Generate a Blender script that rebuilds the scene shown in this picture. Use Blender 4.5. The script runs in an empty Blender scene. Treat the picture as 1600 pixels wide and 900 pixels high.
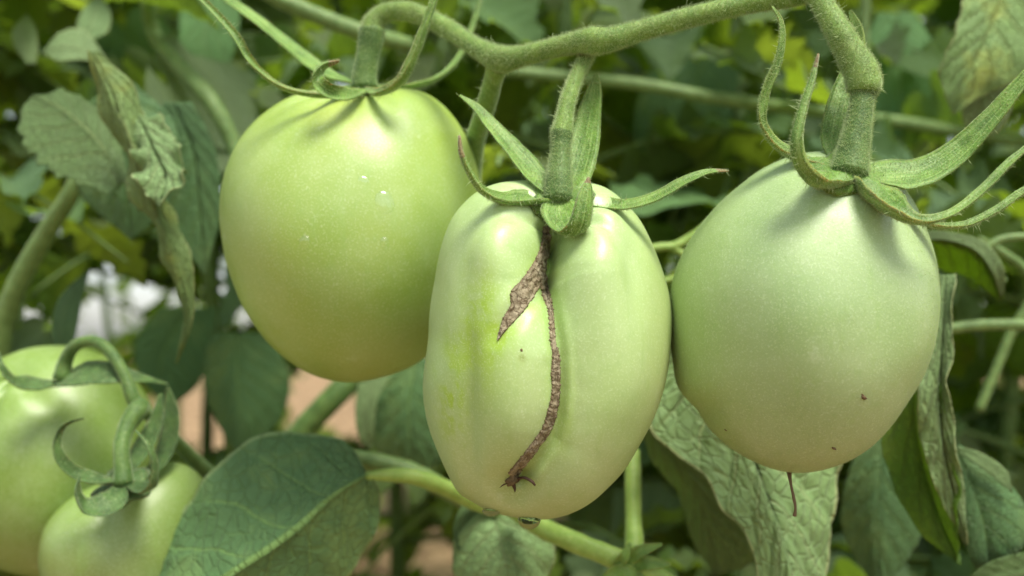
import bpy, math, random
import numpy as np
from mathutils import Vector, noise
from mathutils.bvhtree import BVHTree
R = math.radians
rnd = random.Random(7)
S = bpy.context.scene
C = S.collection

# ------------------------------------------------------------------ camera, sky, sun, exposure
CAM_H = 0.62
PITCH = R(2.9)
LENS = 35.0
FPX = 1600 * LENS / 36.0
cam_d = bpy.data.cameras.new('camera')
cam = bpy.data.objects.new('camera', cam_d); C.objects.link(cam)
cam.location = (0, 0, CAM_H); cam.rotation_euler = (R(90) + PITCH, 0, 0)
cam_d.lens = LENS; cam_d.sensor_width = 36; cam_d.clip_start = 0.01; cam_d.clip_end = 500
cam_d.dof.use_dof = True; cam_d.dof.focus_distance = 0.195; cam_d.dof.aperture_fstop = 11
S.camera = cam
SUN_EL, SUN_AZ = R(62), R(148)          # azimuth measured clockwise from +Y
w = bpy.data.worlds.new('World'); S.world = w; w.use_nodes = True
wn = w.node_tree.nodes; bg = wn['Background']
sky = wn.new('ShaderNodeTexSky'); sky.sky_type = 'NISHITA'; sky.sun_disc = False
sky.sun_elevation = SUN_EL; sky.sun_rotation = SUN_AZ; sky.air_density = 1.0; sky.dust_density = 1.6; sky.ozone_density = 0.6
bg.inputs['Strength'].default_value = 0.13
veil = wn.new('ShaderNodeHueSaturation'); veil.inputs['Saturation'].default_value = 0.5      # a milky sky
w.node_tree.links.new(sky.outputs[0], veil.inputs['Color']); w.node_tree.links.new(veil.outputs[0], bg.inputs['Color'])
sd = bpy.data.lights.new('sun', 'SUN'); sd.energy = 3.1; sd.angle = R(24); sd.color = (1, 0.955, 0.88)
sun = bpy.data.objects.new('sun', sd); C.objects.link(sun)
sdir = Vector((math.sin(SUN_AZ) * math.cos(SUN_EL), math.cos(SUN_AZ) * math.cos(SUN_EL), math.sin(SUN_EL)))
sun.rotation_euler = sdir.to_track_quat('Z', 'Y').to_euler(); sun.location = (0.5, -1, 3)
S.view_settings.view_transform = 'Standard'; S.view_settings.look = 'None'
S.view_settings.exposure = 0.82; S.view_settings.gamma = 1
S.cycles.use_denoising = True
S.cycles.max_bounces = 10; S.cycles.transparent_max_bounces = 8; S.cycles.transmission_bounces = 6

# ------------------------------------------------------------------ frame helpers
AX = Vector((1, 0, 0)); AF = Vector((0, math.cos(PITCH), math.sin(PITCH))); AU = Vector((0, -math.sin(PITCH), math.cos(PITCH)))
CO = Vector((0, 0, CAM_H))
def P(px, py, d):
    return CO + AX * ((px - 800) / FPX * d) + AU * ((450 - py) / FPX * d) + AF * d
def cam_vec(x, y, z):                   # right, up, towards the viewer
    return AX * x + AU * y - AF * z
def project(p):
    q = p - CO; d = q.dot(AF)
    if d <= 0.02: return None
    return 800 + q.dot(AX) / d * FPX, 450 - q.dot(AU) / d * FPX, d
def m_px(px, d): return px / FPX * d

def catmull(pts, n):
    a = np.array(pts, float); k = len(a)
    if k == 2: 
        t = np.linspace(0, 1, n)[:, None]; return a[0] * (1 - t) + a[1] * t
    seg = np.linalg.norm(np.diff(a[:, :min(3, a.shape[1])], axis=0), axis=1) + 1e-9
    s = np.concatenate([[0], np.cumsum(seg)]); s /= s[-1]
    e = np.vstack([2 * a[0] - a[1], a, 2 * a[-1] - a[-2]])
    out = []
    for t in np.linspace(0, 1, n):
        i = min(max(int(np.searchsorted(s, t, side='right')) - 1, 0), k - 2)
        f = (t - s[i]) / (s[i + 1] - s[i])
        p0, p1, p2, p3 = e[i], e[i + 1], e[i + 2], e[i + 3]
        # non-uniform-safe tangents
        d1 = seg[i]
        dl = seg[i - 1] if i > 0 else d1
        dr = seg[i + 1] if i < k - 2 else d1
        m1 = (p2 - p0) / (d1 + dl) * d1; m2 = (p3 - p1) / (d1 + dr) * d1
        f2, f3 = f * f, f * f * f
        out.append((2*f3-3*f2+1)*p1 + (f3-2*f2+f)*m1 + (-2*f3+3*f2)*p2 + (f3-f2)*m2)
    return np.array(out)

# ------------------------------------------------------------------ object helpers
def tag(o, label=None, cat=None, group=None, kind=None):
    if label: o['label'] = label
    if cat: o['category'] = cat
    if group: o['group'] = group
    if kind: o['kind'] = kind
    return o
def thing(name, loc, label, cat, group=None):
    o = bpy.data.objects.new(name, None); C.objects.link(o); o.location = loc; o.empty_display_size = 0.01
    return tag(o, label, cat, group)
def root_loc(p):
    v = Vector((0, 0, 0))
    while p is not None: v = v + p.location; p = p.parent
    return v
def mesh(name, verts, faces, mats, uv=None, smooth=True, midx=None, col=None):
    me = bpy.data.meshes.new(name)
    me.from_pydata([tuple(v) for v in verts], [], faces)
    for m in (mats if isinstance(mats, (list, tuple)) else [mats]): me.materials.append(m)
    if smooth: me.polygons.foreach_set('use_smooth', [True] * len(me.polygons))
    if midx is not None: me.polygons.foreach_set('material_index', midx)
    if uv is not None:
        ul = me.uv_layers.new(name='UVMap')
        li = np.zeros(len(me.loops), dtype=np.int32); me.loops.foreach_get('vertex_index', li)
        ul.data.foreach_set('uv', np.array(uv, float)[li].ravel())
    if col is not None:
        ca = me.color_attributes.new('pigment_and_bounce', 'FLOAT_COLOR', 'POINT')  # skin's own colour plus soil bounce painted on the undersides
        ca.data.foreach_set('color', np.array(col, float).ravel())
    me.update()
    return me
def part(name, verts, faces, mats, parent, **kw):
    off = root_loc(parent) if parent is not None else Vector((0, 0, 0))
    me = mesh(name, [Vector(v) - off for v in verts], faces, mats, **kw)
    o = bpy.data.objects.new(name, me); C.objects.link(o)
    if parent is not None: o.parent = parent
    return o
def single(name, verts, faces, mats, loc, label, cat, group=None, kind=None, **kw):
    loc = Vector(loc)
    me = mesh(name, [Vector(v) - loc for v in verts], faces, mats, **kw)
    o = bpy.data.objects.new(name, me); C.objects.link(o); o.location = loc
    return tag(o, label, cat, group, kind)

# ------------------------------------------------------------------ materials
def mat(name, rough=0.5, spec=0.5):
    m = bpy.data.materials.new(name); m.use_nodes = True
    nt = m.node_tree; b = nt.nodes['Principled BSDF']
    b.inputs['Roughness'].default_value = rough; b.inputs['Specular IOR Level'].default_value = spec
    return m, nt, b
def N(nt, t, **kw):
    n = nt.nodes.new(t)
    for k, v in kw.items():
        if k.startswith('i_'):
            key = k[2:]; key = int(key) if key.isdigit() else key.replace('_', ' ')
            n.inputs[key].default_value = v
        else: setattr(n, k, v)
    return n
def math_n(nt, op, a, b=None, c=None):
    n = nt.nodes.new('ShaderNodeMath'); n.operation = op
    for i, x in enumerate((a, b, c)):
        if x is None: continue
        if isinstance(x, (int, float)): n.inputs[i].default_value = x
        else: nt.links.new(x, n.inputs[i])
    return n.outputs[0]
def sstep(nt, x, lo, hi, out0=0.0, out1=1.0):
    n = nt.nodes.new('ShaderNodeMapRange'); n.interpolation_type = 'SMOOTHSTEP'
    nt.links.new(x, n.inputs[0]); n.inputs[1].default_value = lo; n.inputs[2].default_value = hi
    n.inputs[3].default_value = out0; n.inputs[4].default_value = out1
    return n.outputs[0]
def mixc(nt, f, a, b, mode='MIX'):
    n = nt.nodes.new('ShaderNodeMix'); n.data_type = 'RGBA'; n.blend_type = mode
    for i, x in ((0, f), (6, a), (7, b)):
        if isinstance(x, (int, float)): n.inputs[i].default_value = x
        elif isinstance(x, tuple): n.inputs[i].default_value = (*x, 1)[:4]
        else: nt.links.new(x, n.inputs[i])
    return n.outputs[2]
def noise_n(nt, vec, scale, detail=3, rough=0.5):
    n = N(nt, 'ShaderNodeTexNoise'); n.inputs['Scale'].default_value = scale
    n.inputs['Detail'].default_value = detail; n.inputs['Roughness'].default_value = rough
    if vec is not None: nt.links.new(vec, n.inputs['Vector'])
    return n.outputs[0]

def fruit_mat(name, rough=0.43, sss=0.35):
    m, nt, b = mat(name, rough, 0.5)
    tc = N(nt, 'ShaderNodeTexCoord').outputs['Object']
    at = N(nt, 'ShaderNodeAttribute', attribute_name='pigment_and_bounce')
    big = noise_n(nt, tc, 70, 4, 0.6); fine = noise_n(nt, tc, 2600, 2, 0.6); mid = noise_n(nt, tc, 420, 3, 0.6)
    c = mixc(nt, sstep(nt, big, 0.35, 0.7, 0.0, 0.14), at.outputs['Color'], (0.52, 0.64, 0.36))
    c = mixc(nt, sstep(nt, fine, 0.50, 0.72, 0.0, 0.26), c, (0.66, 0.76, 0.48))
    mp = N(nt, 'ShaderNodeMapping'); mp.inputs['Scale'].default_value = (1, 1, .16); nt.links.new(tc, mp.inputs[0])
    streak = noise_n(nt, mp.outputs[0], 420, 3, 0.6); marks = noise_n(nt, tc, 150, 5, 0.7)
    c = mixc(nt, sstep(nt, mid, 0.5, 0.8, 0.0, 0.25), c, (0.22, 0.38, 0.09))
    c = mixc(nt, sstep(nt, streak, 0.5, 0.8, 0.0, 0.30), c, (0.26, 0.42, 0.10))
    c = mixc(nt, sstep(nt, marks, 0.60, 0.75, 0.0, 0.18), c, (0.70, 0.78, 0.55))
    nt.links.new(c, b.inputs['Base Color'])
    b.inputs['Subsurface Weight'].default_value = sss; b.inputs['Subsurface Radius'].default_value = (0.9, 1.0, 0.35)
    b.inputs['Subsurface Scale'].default_value = 0.004
    b.inputs['Coat Weight'].default_value = 0.14; b.inputs['Coat Roughness'].default_value = 0.32
    nt.links.new(sstep(nt, big, 0.3, 0.75, rough - 0.06, rough + 0.1), b.inputs['Roughness'])
    bp = N(nt, 'ShaderNodeBump', i_Strength=0.16, i_Distance=0.0002)
    nt.links.new(math_n(nt, 'ADD', fine, math_n(nt, 'MULTIPLY', mid, 1.5)), bp.inputs['Height'])
    nt.links.new(bp.outputs[0], b.inputs['Normal'])
    return m
M_FRUIT = fruit_mat('green_tomato_skin')

def stem_mat(name, ca, cb, cc=None, rough=0.6, sheen=0.5, spk=0.4, ribs=False):
    m, nt, b = mat(name, rough, 0.35)
    tc = N(nt, 'ShaderNodeTexCoord').outputs['Object']
    a = noise_n(nt, tc, 260, 4, 0.6); f = noise_n(nt, tc, 2200, 2, 0.6); g = noise_n(nt, tc, 90, 2)
    c = mixc(nt, sstep(nt, a, 0.35, 0.68), ca, cb)
    if cc: c = mixc(nt, sstep(nt, g, 0.5, 0.75, 0, 0.7), c, cc)
    if ribs:                                            # fine lengthwise veins of a sepal
        uv = N(nt, 'ShaderNodeUVMap').outputs[0]; mp = N(nt, 'ShaderNodeMapping'); mp.inputs['Scale'].default_value = (2.5, 16, 1); nt.links.new(uv, mp.inputs[0])
        vn = noise_n(nt, mp.outputs[0], 1.0, 3, 0.6)
        c = mixc(nt, sstep(nt, vn, 0.46, 0.62, 0, 0.6), c, (0.26, 0.39, 0.11)); c = mixc(nt, sstep(nt, vn, 0.46, 0.34, 0, 0.5), c, (0.045, 0.10, 0.012))
    c = mixc(nt, sstep(nt, f, 0.56, 0.68, 0, spk), c, (0.40, 0.48, 0.22))
    nt.links.new(c, b.inputs['Base Color'])
    b.inputs['Sheen Weight'].default_value = sheen; b.inputs['Sheen Roughness'].default_value = 0.4
    b.inputs['Sheen Tint'].default_value = (0.8, 0.95, 0.6, 1)
    b.inputs['Subsurface Weight'].default_value = 0.15; b.inputs['Subsurface Scale'].default_value = 0.0015
    bp = N(nt, 'ShaderNodeBump', i_Strength=0.5, i_Distance=0.0003)
    nt.links.new(math_n(nt, 'ADD', f, a), bp.inputs['Height']); nt.links.new(bp.outputs[0], b.inputs['Normal'])
    return m
M_STEM = stem_mat('truss_stem_skin', (0.10, 0.19, 0.025), (0.18, 0.29, 0.05), (0.13, 0.19, 0.04), 0.6, 0.7, .35)
M_PEDI = stem_mat('pedicel_skin', (0.05, 0.11, 0.018), (0.09, 0.165, 0.03), None, .6, .4, .3)
M_SEPAL = stem_mat('sepal_skin', (0.07, 0.155, 0.014), (0.13, 0.25, 0.028), (0.20, 0.33, 0.06), 0.5, 0.3, 0.22, True)
M_SEPAL_SHADE = stem_mat('shaded_sepal_skin', (0.04, 0.085, 0.018), (0.07, 0.14, 0.03), None, 0.6, 0.3)  # sepal colours darkened to paint in the shade on the lower left pair
M_TIP = stem_mat('dry_sepal_tip', (0.13, 0.10, 0.04), (0.22, 0.16, 0.07))
M_BSTEM = stem_mat('leaf_stalk_skin', (0.09, 0.16, 0.035), (0.14, 0.23, 0.06), None, 0.5, 0.25)
M_LSTEM = stem_mat('bright_leaf_stalk_skin', (0.20, 0.32, 0.05), (0.27, 0.40, 0.08), None, 0.45, 0.25)
def simple(name, col, rough=0.6, spec=0.4, sheen=0):
    m, nt, b = mat(name, rough, spec); b.inputs['Base Color'].default_value = (*col, 1); b.inputs['Sheen Weight'].default_value = sheen
    return m
def hair_mat():
    m, nt, b = mat('plant_hair', 0.4, 0.5)
    b.inputs['Base Color'].default_value = (0.56, 0.68, 0.33, 1)
    tr = N(nt, 'ShaderNodeBsdfTranslucent'); tr.inputs[0].default_value = (0.6, 0.7, 0.4, 1)
    mx = N(nt, 'ShaderNodeMixShader', i_0=0.45); nt.links.new(b.outputs[0], mx.inputs[1]); nt.links.new(tr.outputs[0], mx.inputs[2])
    nt.links.new(mx.outputs[0], nt.nodes['Material Output'].inputs[0]); return m
M_HAIR = hair_mat()
def scar_mat():
    m, nt, b = mat('corky_scar', 0.85, 0.2)
    tc = N(nt, 'ShaderNodeTexCoord').outputs['Object']
    uv = N(nt, 'ShaderNodeUVMap').outputs[0]; sp = N(nt, 'ShaderNodeSeparateXYZ'); nt.links.new(uv, sp.inputs[0])
    e = math_n(nt, 'ABSOLUTE', math_n(nt, 'MULTIPLY', math_n(nt, 'SUBTRACT', sp.outputs[1], 0.5), 2.0))
    a = noise_n(nt, tc, 700, 6, 0.75); g = noise_n(nt, tc, 230, 3); a2 = noise_n(nt, tc, 1500, 4, 0.7)
    v = N(nt, 'ShaderNodeTexVoronoi', feature='DISTANCE_TO_EDGE'); v.inputs['Scale'].default_value = 430
    wv = N(nt, 'ShaderNodeVectorMath', operation='SCALE', i_Scale=0.004) if False else None
    cn = N(nt, 'ShaderNodeTexNoise'); cn.inputs['Scale'].default_value = 500; nt.links.new(tc, cn.inputs['Vector'])
    vm = N(nt, 'ShaderNodeVectorMath', operation='MULTIPLY_ADD'); nt.links.new(cn.outputs['Color'], vm.inputs[0]); vm.inputs[1].default_value = (.003, .003, .003); nt.links.new(tc, vm.inputs[2])
    nt.links.new(vm.outputs[0], v.inputs['Vector'])
    crack = sstep(nt, v.outputs[0], 0.0, 0.07, 1, 0)
    c = mixc(nt, sstep(nt, a, 0.36, 0.62), (0.13, 0.10, 0.055), (0.36, 0.32, 0.21))
    c = mixc(nt, sstep(nt, g, 0.45, 0.7, 0, 0.55), c, (0.25, 0.20, 0.115))
    c = mixc(nt, math_n(nt, 'MULTIPLY', crack, 0.65), c, (0.12, 0.08, 0.045))
    c = mixc(nt, math_n(nt, 'MULTIPLY', sstep(nt, math_n(nt, 'ADD', e, math_n(nt, 'MULTIPLY', a, 0.5)), 0.92, 1.2), 0.8), c, (0.11, 0.08, 0.035))
    nt.links.new(c, b.inputs['Base Color'])
    bp = N(nt, 'ShaderNodeBump', i_Strength=0.8, i_Distance=0.0003)
    nt.links.new(math_n(nt, 'SUBTRACT', math_n(nt, 'ADD', a, math_n(nt, 'MULTIPLY', a2, .5)), math_n(nt, 'MULTIPLY', crack, .6)), bp.inputs['Height']); nt.links.new(bp.outputs[0], b.inputs['Normal'])
    return m
M_SCAR = scar_mat()
M_DARKSCAR = simple('dark_dry_scar', (0.07, 0.045, 0.028), 0.85, 0.2)
M_STYLE = simple('dry_flower_style', (0.13, 0.085, 0.04), 0.8)
def drop_mat():
    m, nt, b = mat('water', 0.03, 0.5)
    b.inputs['Base Color'].default_value = (0.9, 0.95, 0.9, 1)
    gl = N(nt, 'ShaderNodeBsdfGlossy'); gl.inputs['Roughness'].default_value = 0.12
    tr = N(nt, 'ShaderNodeBsdfTransparent'); tr.inputs[0].default_value = (0.985, 1, 0.985, 1)
    fr = N(nt, 'ShaderNodeFresnel', i_IOR=1.8); geo = N(nt, 'ShaderNodeNewGeometry')
    mx = N(nt, 'ShaderNodeMixShader'); nt.links.new(math_n(nt, 'MULTIPLY', fr.outputs[0], math_n(nt, 'SUBTRACT', 1.0, geo.outputs['Backfacing'])), mx.inputs[0]); nt.links.new(tr.outputs[0], mx.inputs[1]); nt.links.new(gl.outputs[0], mx.inputs[2])
    nt.links.new(mx.outputs[0], nt.nodes['Material Output'].inputs[0])
    return m
M_WATER = drop_mat()

def leaf_mat(name, top, vein, under, nveins=7.0, trans=0.3, yellow=0.0, tcol=(0.30, 0.50, 0.05), margin=None, backface=True, netting=30, rough=0.5, mott=0.3, hv=1.0):
    m, nt, b = mat(name, rough + .08, 0.28)
    uv = N(nt, 'ShaderNodeUVMap').outputs[0]
    sp = N(nt, 'ShaderNodeSeparateXYZ'); nt.links.new(uv, sp.inputs[0]); u, v = sp.outputs[0], sp.outputs[1]
    oi = N(nt, 'ShaderNodeObjectInfo').outputs['Random']
    a = math_n(nt, 'ABSOLUTE', math_n(nt, 'MULTIPLY', math_n(nt, 'SUBTRACT', v, 0.5), 2.0))
    nz = noise_n(nt, uv, 6, 3)
    tcg = N(nt, 'ShaderNodeTexCoord').outputs['Object']
    blot = noise_n(nt, tcg, 45, 4, 0.6); fine = noise_n(nt, tcg, 900, 3, 0.6)
    mid = sstep(nt, a, 0.008, 0.035, 1.0, 0.0)
    ph = math_n(nt, 'ADD', math_n(nt, 'SUBTRACT', math_n(nt, 'MULTIPLY', u, nveins), math_n(nt, 'MULTIPLY', math_n(nt, 'POWER', a, 0.8), nveins * 0.28)), math_n(nt, 'MULTIPLY', nz, 0.35))
    side = math_n(nt, 'ADD', ph, math_n(nt, 'MULTIPLY', math_n(nt, 'GREATER_THAN', v, 0.5), 0.45))
    fr = math_n(nt, 'ABSOLUTE', math_n(nt, 'SUBTRACT', math_n(nt, 'FRACT', side), 0.5))
    sv = math_n(nt, 'MULTIPLY', sstep(nt, fr, 0.0, 0.075, 1.0, 0.0), sstep(nt, a, 0.55, 0.95, 1.0, 0.15))
    mp = N(nt, 'ShaderNodeMapping'); mp.inputs['Scale'].default_value = (netting, netting * 0.62, 1); nt.links.new(uv, mp.inputs[0])
    vo = N(nt, 'ShaderNodeTexVoronoi', feature='DISTANCE_TO_EDGE'); vo.inputs['Scale'].default_value = 1; nt.links.new(mp.outputs[0], vo.inputs['Vector'])
    net = sstep(nt, vo.outputs[0], 0.0, 0.10, 1.0, 0.0)
    veins = math_n(nt, 'MAXIMUM', mid, math_n(nt, 'MULTIPLY', sv, 0.8))
    allv = math_n(nt, 'MAXIMUM', veins, math_n(nt, 'MULTIPLY', net, 0.22))
    hue = N(nt, 'ShaderNodeHueSaturation')
    nt.links.new(math_n(nt, 'ADD', math_n(nt, 'MULTIPLY', oi, 0.05 * hv), 0.5 - 0.025 * hv), hue.inputs['Hue'])
    nt.links.new(math_n(nt, 'ADD', math_n(nt, 'MULTIPLY', oi, 0.6 * hv), 1 - 0.3 * hv), hue.inputs['Value'])
    c = mixc(nt, sstep(nt, blot, 0.35, 0.7, 0, mott), top, tuple(min(1, x * 1.9 + 0.015) for x in top))
    c = mixc(nt, sstep(nt, fine, 0.5, 0.8, 0, 0.25), c, tuple(x * 2.2 for x in top))
    c = mixc(nt, allv, c, vein)
    if yellow:
        c = mixc(nt, math_n(nt, 'MULTIPLY', sstep(nt, blot, 0.5, 0.66), yellow), c, (0.38, 0.40, 0.06))
        c = mixc(nt, math_n(nt, 'MULTIPLY', sstep(nt, blot, 0.66, 0.74), yellow), c, (0.25, 0.15, 0.06))
    if margin: c = mixc(nt, sstep(nt, a, 0.955, 0.985), c, margin)
    if backface:
        cu = mixc(nt, math_n(nt, 'MULTIPLY', allv, 0.7), under, vein)
        geo = N(nt, 'ShaderNodeNewGeometry')
        c = mixc(nt, geo.outputs['Backfacing'], c, cu)
    nt.links.new(c, hue.inputs['Color']); c = hue.outputs[0]
    nt.links.new(c, b.inputs['Base Color'])
    b.inputs['Sheen Weight'].default_value = 0.05; b.inputs['Sheen Roughness'].default_value = 0.5
    bp = N(nt, 'ShaderNodeBump', i_Strength=0.9, i_Distance=0.0007); bp.invert = True
    nt.links.new(math_n(nt, 'ADD', math_n(nt, 'ADD', math_n(nt, 'MULTIPLY', net, 0.6), veins), math_n(nt, 'MULTIPLY', fine, 0.5)), bp.inputs['Height'])
    nt.links.new(bp.outputs[0], b.inputs['Normal'])
    tr = N(nt, 'ShaderNodeBsdfTranslucent')
    nt.links.new(mixc(nt, math_n(nt, 'MULTIPLY', veins, 0.5), tcol, tuple(x * 0.5 for x in tcol)), tr.inputs[0])
    nt.links.new(bp.outputs[0], tr.inputs['Normal'])
    mx = N(nt, 'ShaderNodeMixShader', i_0=trans); nt.links.new(b.outputs[0], mx.inputs[1]); nt.links.new(tr.outputs[0], mx.inputs[2])
    nt.links.new(mx.outputs[0], nt.nodes['Material Output'].inputs[0])
    return m
M_L_DARK = leaf_mat('leaf_dark_bluish', (0.062, 0.135, 0.040), (0.14, 0.26, 0.06), (0.12, 0.19, 0.09), trans=0.12, tcol=(0.12, 0.28, 0.04), yellow=0.1, netting=26, hv=.3)
M_L_BIG = leaf_mat('leaf_big_matte', (0.085, 0.165, 0.055), (0.17, 0.29, 0.08), (0.14, 0.22, 0.10), nveins=6.0, trans=0.12, tcol=(0.12, 0.28, 0.04), yellow=0.12, margin=(0.26, 0.36, 0.13), netting=24, hv=.3, rough=.56)
M_L_PALE = leaf_mat('leaf_pale_quilted', (0.17, 0.27, 0.095), (0.32, 0.42, 0.17), (0.13, 0.23, 0.07), trans=0.2, tcol=(0.22, 0.40, 0.05), margin=(0.36, 0.42, 0.18), netting=20, hv=.3)
M_L_GREEN = leaf_mat('leaf_mid_green', (0.11, 0.20, 0.06), (0.24, 0.35, 0.12), (0.14, 0.22, 0.09), trans=0.28, netting=24)
M_L_YELLOW = leaf_mat('leaf_yellowing', (0.17, 0.27, 0.08), (0.25, 0.34, 0.10), (0.16, 0.24, 0.06), trans=0.3, yellow=0.55, margin=(0.35, 0.38, 0.15), netting=24)
M_L_TRANS = leaf_mat('leaf_backlit', (0.10, 0.19, 0.025), (0.18, 0.28, 0.06), (0.13, 0.21, 0.04), trans=0.45, tcol=(0.38, 0.55, 0.04), yellow=0.25)
M_BG = [leaf_mat('bush_leaf_green', (0.095, 0.19, 0.016), (0.17, 0.26, 0.08), (0.13, 0.22, 0.08), trans=0.42, tcol=(0.42, 0.62, 0.03), netting=18),
        leaf_mat('bush_leaf_bluish', (0.085, 0.16, 0.038), (0.15, 0.23, 0.09), (0.14, 0.22, 0.10), trans=0.36, tcol=(0.34, 0.55, 0.03), netting=18),
        leaf_mat('bush_leaf_light', (0.19, 0.29, 0.045), (0.22, 0.30, 0.10), (0.18, 0.26, 0.11), trans=0.45, tcol=(0.50, 0.68, 0.05), yellow=0.4, netting=18)]
def soil_mat():
    m, nt, b = mat('dry_soil', 0.95, 0.15)
    tc = N(nt, 'ShaderNodeTexCoord').outputs['Object']
    a = noise_n(nt, tc, 7, 6, 0.7); f = noise_n(nt, tc, 30, 5, 0.7)
    c = mixc(nt, sstep(nt, a, 0.38, 0.60), (0.19, 0.12, 0.06), (0.50, 0.345, 0.185))
    c = mixc(nt, sstep(nt, f, 0.45, 0.62, 0, 0.7), c, (0.14, 0.085, 0.04))
    nt.links.new(c, b.inputs['Base Color'])
    bp = N(nt, 'ShaderNodeBump', i_Strength=0.8, i_Distance=0.03); nt.links.new(f, bp.inputs['Height']); nt.links.new(bp.outputs[0], b.inputs['Normal'])
    return m
M_SOIL = soil_mat()

# ------------------------------------------------------------------ shape helpers
def frames(pts):
    n = len(pts); T = []
    for i in range(n):
        a = pts[max(0, i - 1)]; b = pts[min(n - 1, i + 1)]
        t = (b - a); T.append(t.normalized() if t.length > 1e-12 else Vector((0, 0, 1)))
    up = Vector((0.3, 0.2, 0.9))
    if abs(T[0].dot(up)) > 0.95: up = Vector((1, 0, 0))
    Ns = []; nv = (up - T[0] * up.dot(T[0])).normalized()
    for i in range(n):
        nv = (nv - T[i] * nv.dot(T[i])).normalized(); Ns.append(nv)
    return T, Ns
def tube(ctrl, n=40, seg=14, rough=0.03, ridges=0, seed=0, pix=True, caps=True):
    """ctrl rows: px, py, depth, width_px (or x, y, z, radius if not pix)"""
    if pix: rows = [(*P(a, b, c), m_px(wd, c) / 2) for a, b, c, wd in ctrl]
    else: rows = ctrl
    cr = catmull(rows, n); pts = [Vector(r[:3]) for r in cr]; T, Ns = frames(pts)
    V, F = [], []
    for i, p in enumerate(pts):
        B = T[i].cross(Ns[i]); r = max(cr[i][3], 1e-5)
        for j in range(seg):
            th = 2 * math.pi * j / seg
            d = Ns[i] * math.cos(th) + B * math.sin(th)
            k = 1 + rough * noise.noise(p * 350 + d * 1.4 + Vector((seed, 0, 0))) * 2 + (ridges * math.cos(5 * th) if ridges else 0)
            V.append(p + d * r * k)
    for i in range(n - 1):
        for j in range(seg):
            F.append((i * seg + j, i * seg + (j + 1) % seg, (i + 1) * seg + (j + 1) % seg, (i + 1) * seg + j))
    if caps:
        for e, s in ((0, -1), (n - 1, 1)):
            c = len(V); V.append(pts[e] + T[e] * s * cr[e][3] * 0.5)
            for j in range(seg):
                a, b = e * seg + j, e * seg + (j + 1) % seg
                F.append((c, b, a) if s < 0 else (c, a, b))
    return V, F
def sweep_leafy(ctrl, n0, n1, n=44, seg=16, thick=0.16, cup=0.5, cup_end=None, wave=0.0, seed=0):
    """sepal: ctrl rows px,py,depth,width_px; n0/n1 = direction (camera axes) the inner face looks to, at base and tip"""
    rows = [(*P(a, b, c), m_px(wd, c) / 2) for a, b, c, wd in ctrl]
    cr = catmull(rows, n); pts = [Vector(r[:3]) for r in cr]; T, _ = frames(pts)
    n0, n1 = cam_vec(*n0), cam_vec(*n1); V, F, UV = [], [], []
    h = seg // 2
    if cup_end is None: cup_end = cup
    for i, p in enumerate(pts):
        f = i / (n - 1); nh = n0 * (1 - f) + n1 * f
        nn = (nh - T[i] * nh.dot(T[i])).normalized(); B = T[i].cross(nn)
        hw = max(cr[i][3], 0.00012); c = cup * (1 - f) + cup_end * f
        ph = 1 + wave * math.sin(f * 17 + seed)
        ring = []
        for side in (1, -1):
            for j in range(h):
                s = -1 + 2 * (j + (0.0 if side == 1 else 0.0)) / h if side == 1 else 1 - 2 * j / h
                ang = s * (0.5 + abs(c)) if c else s
                # arc cross-section
                k = 0.0001 + abs(c) * 1.5
                x = math.sin(s * k) / k; y = (1 - math.cos(s * k)) / k
                tk = thick * hw * (1 - s * s) ** 0.5 + 0.00012
                rib = 0.35 * tk * math.exp(-(s / 0.16) ** 2)
                q = p + B * (x * hw * ph) + nn * ((y * hw) * (1 if c > 0 else -1))
                q = q + nn * (tk * 0.5 if side == 1 else -tk * 0.5 - rib)
                q = q + nn * (noise.noise(q * 420) * hw * 0.07)
                ring.append(q); UV.append((f, 0.5 + 0.5 * s))
        V += ring
    sg = h * 2
    for i in range(n - 1):
        for j in range(sg):
            F.append((i * sg + j, i * sg + (j + 1) % sg, (i + 1) * sg + (j + 1) % sg, (i + 1) * sg + j))
    for e in (0, n - 1):
        c = len(V); V.append(pts[e]); UV.append((0 if e == 0 else 1, 0.5))
        for j in range(sg):
            a, b = e * sg + j, e * sg + (j + 1) % sg
            F.append((c, b, a) if e == 0 else (c, a, b))
    sweep_leafy.uv = UV
    return V, F
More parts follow.
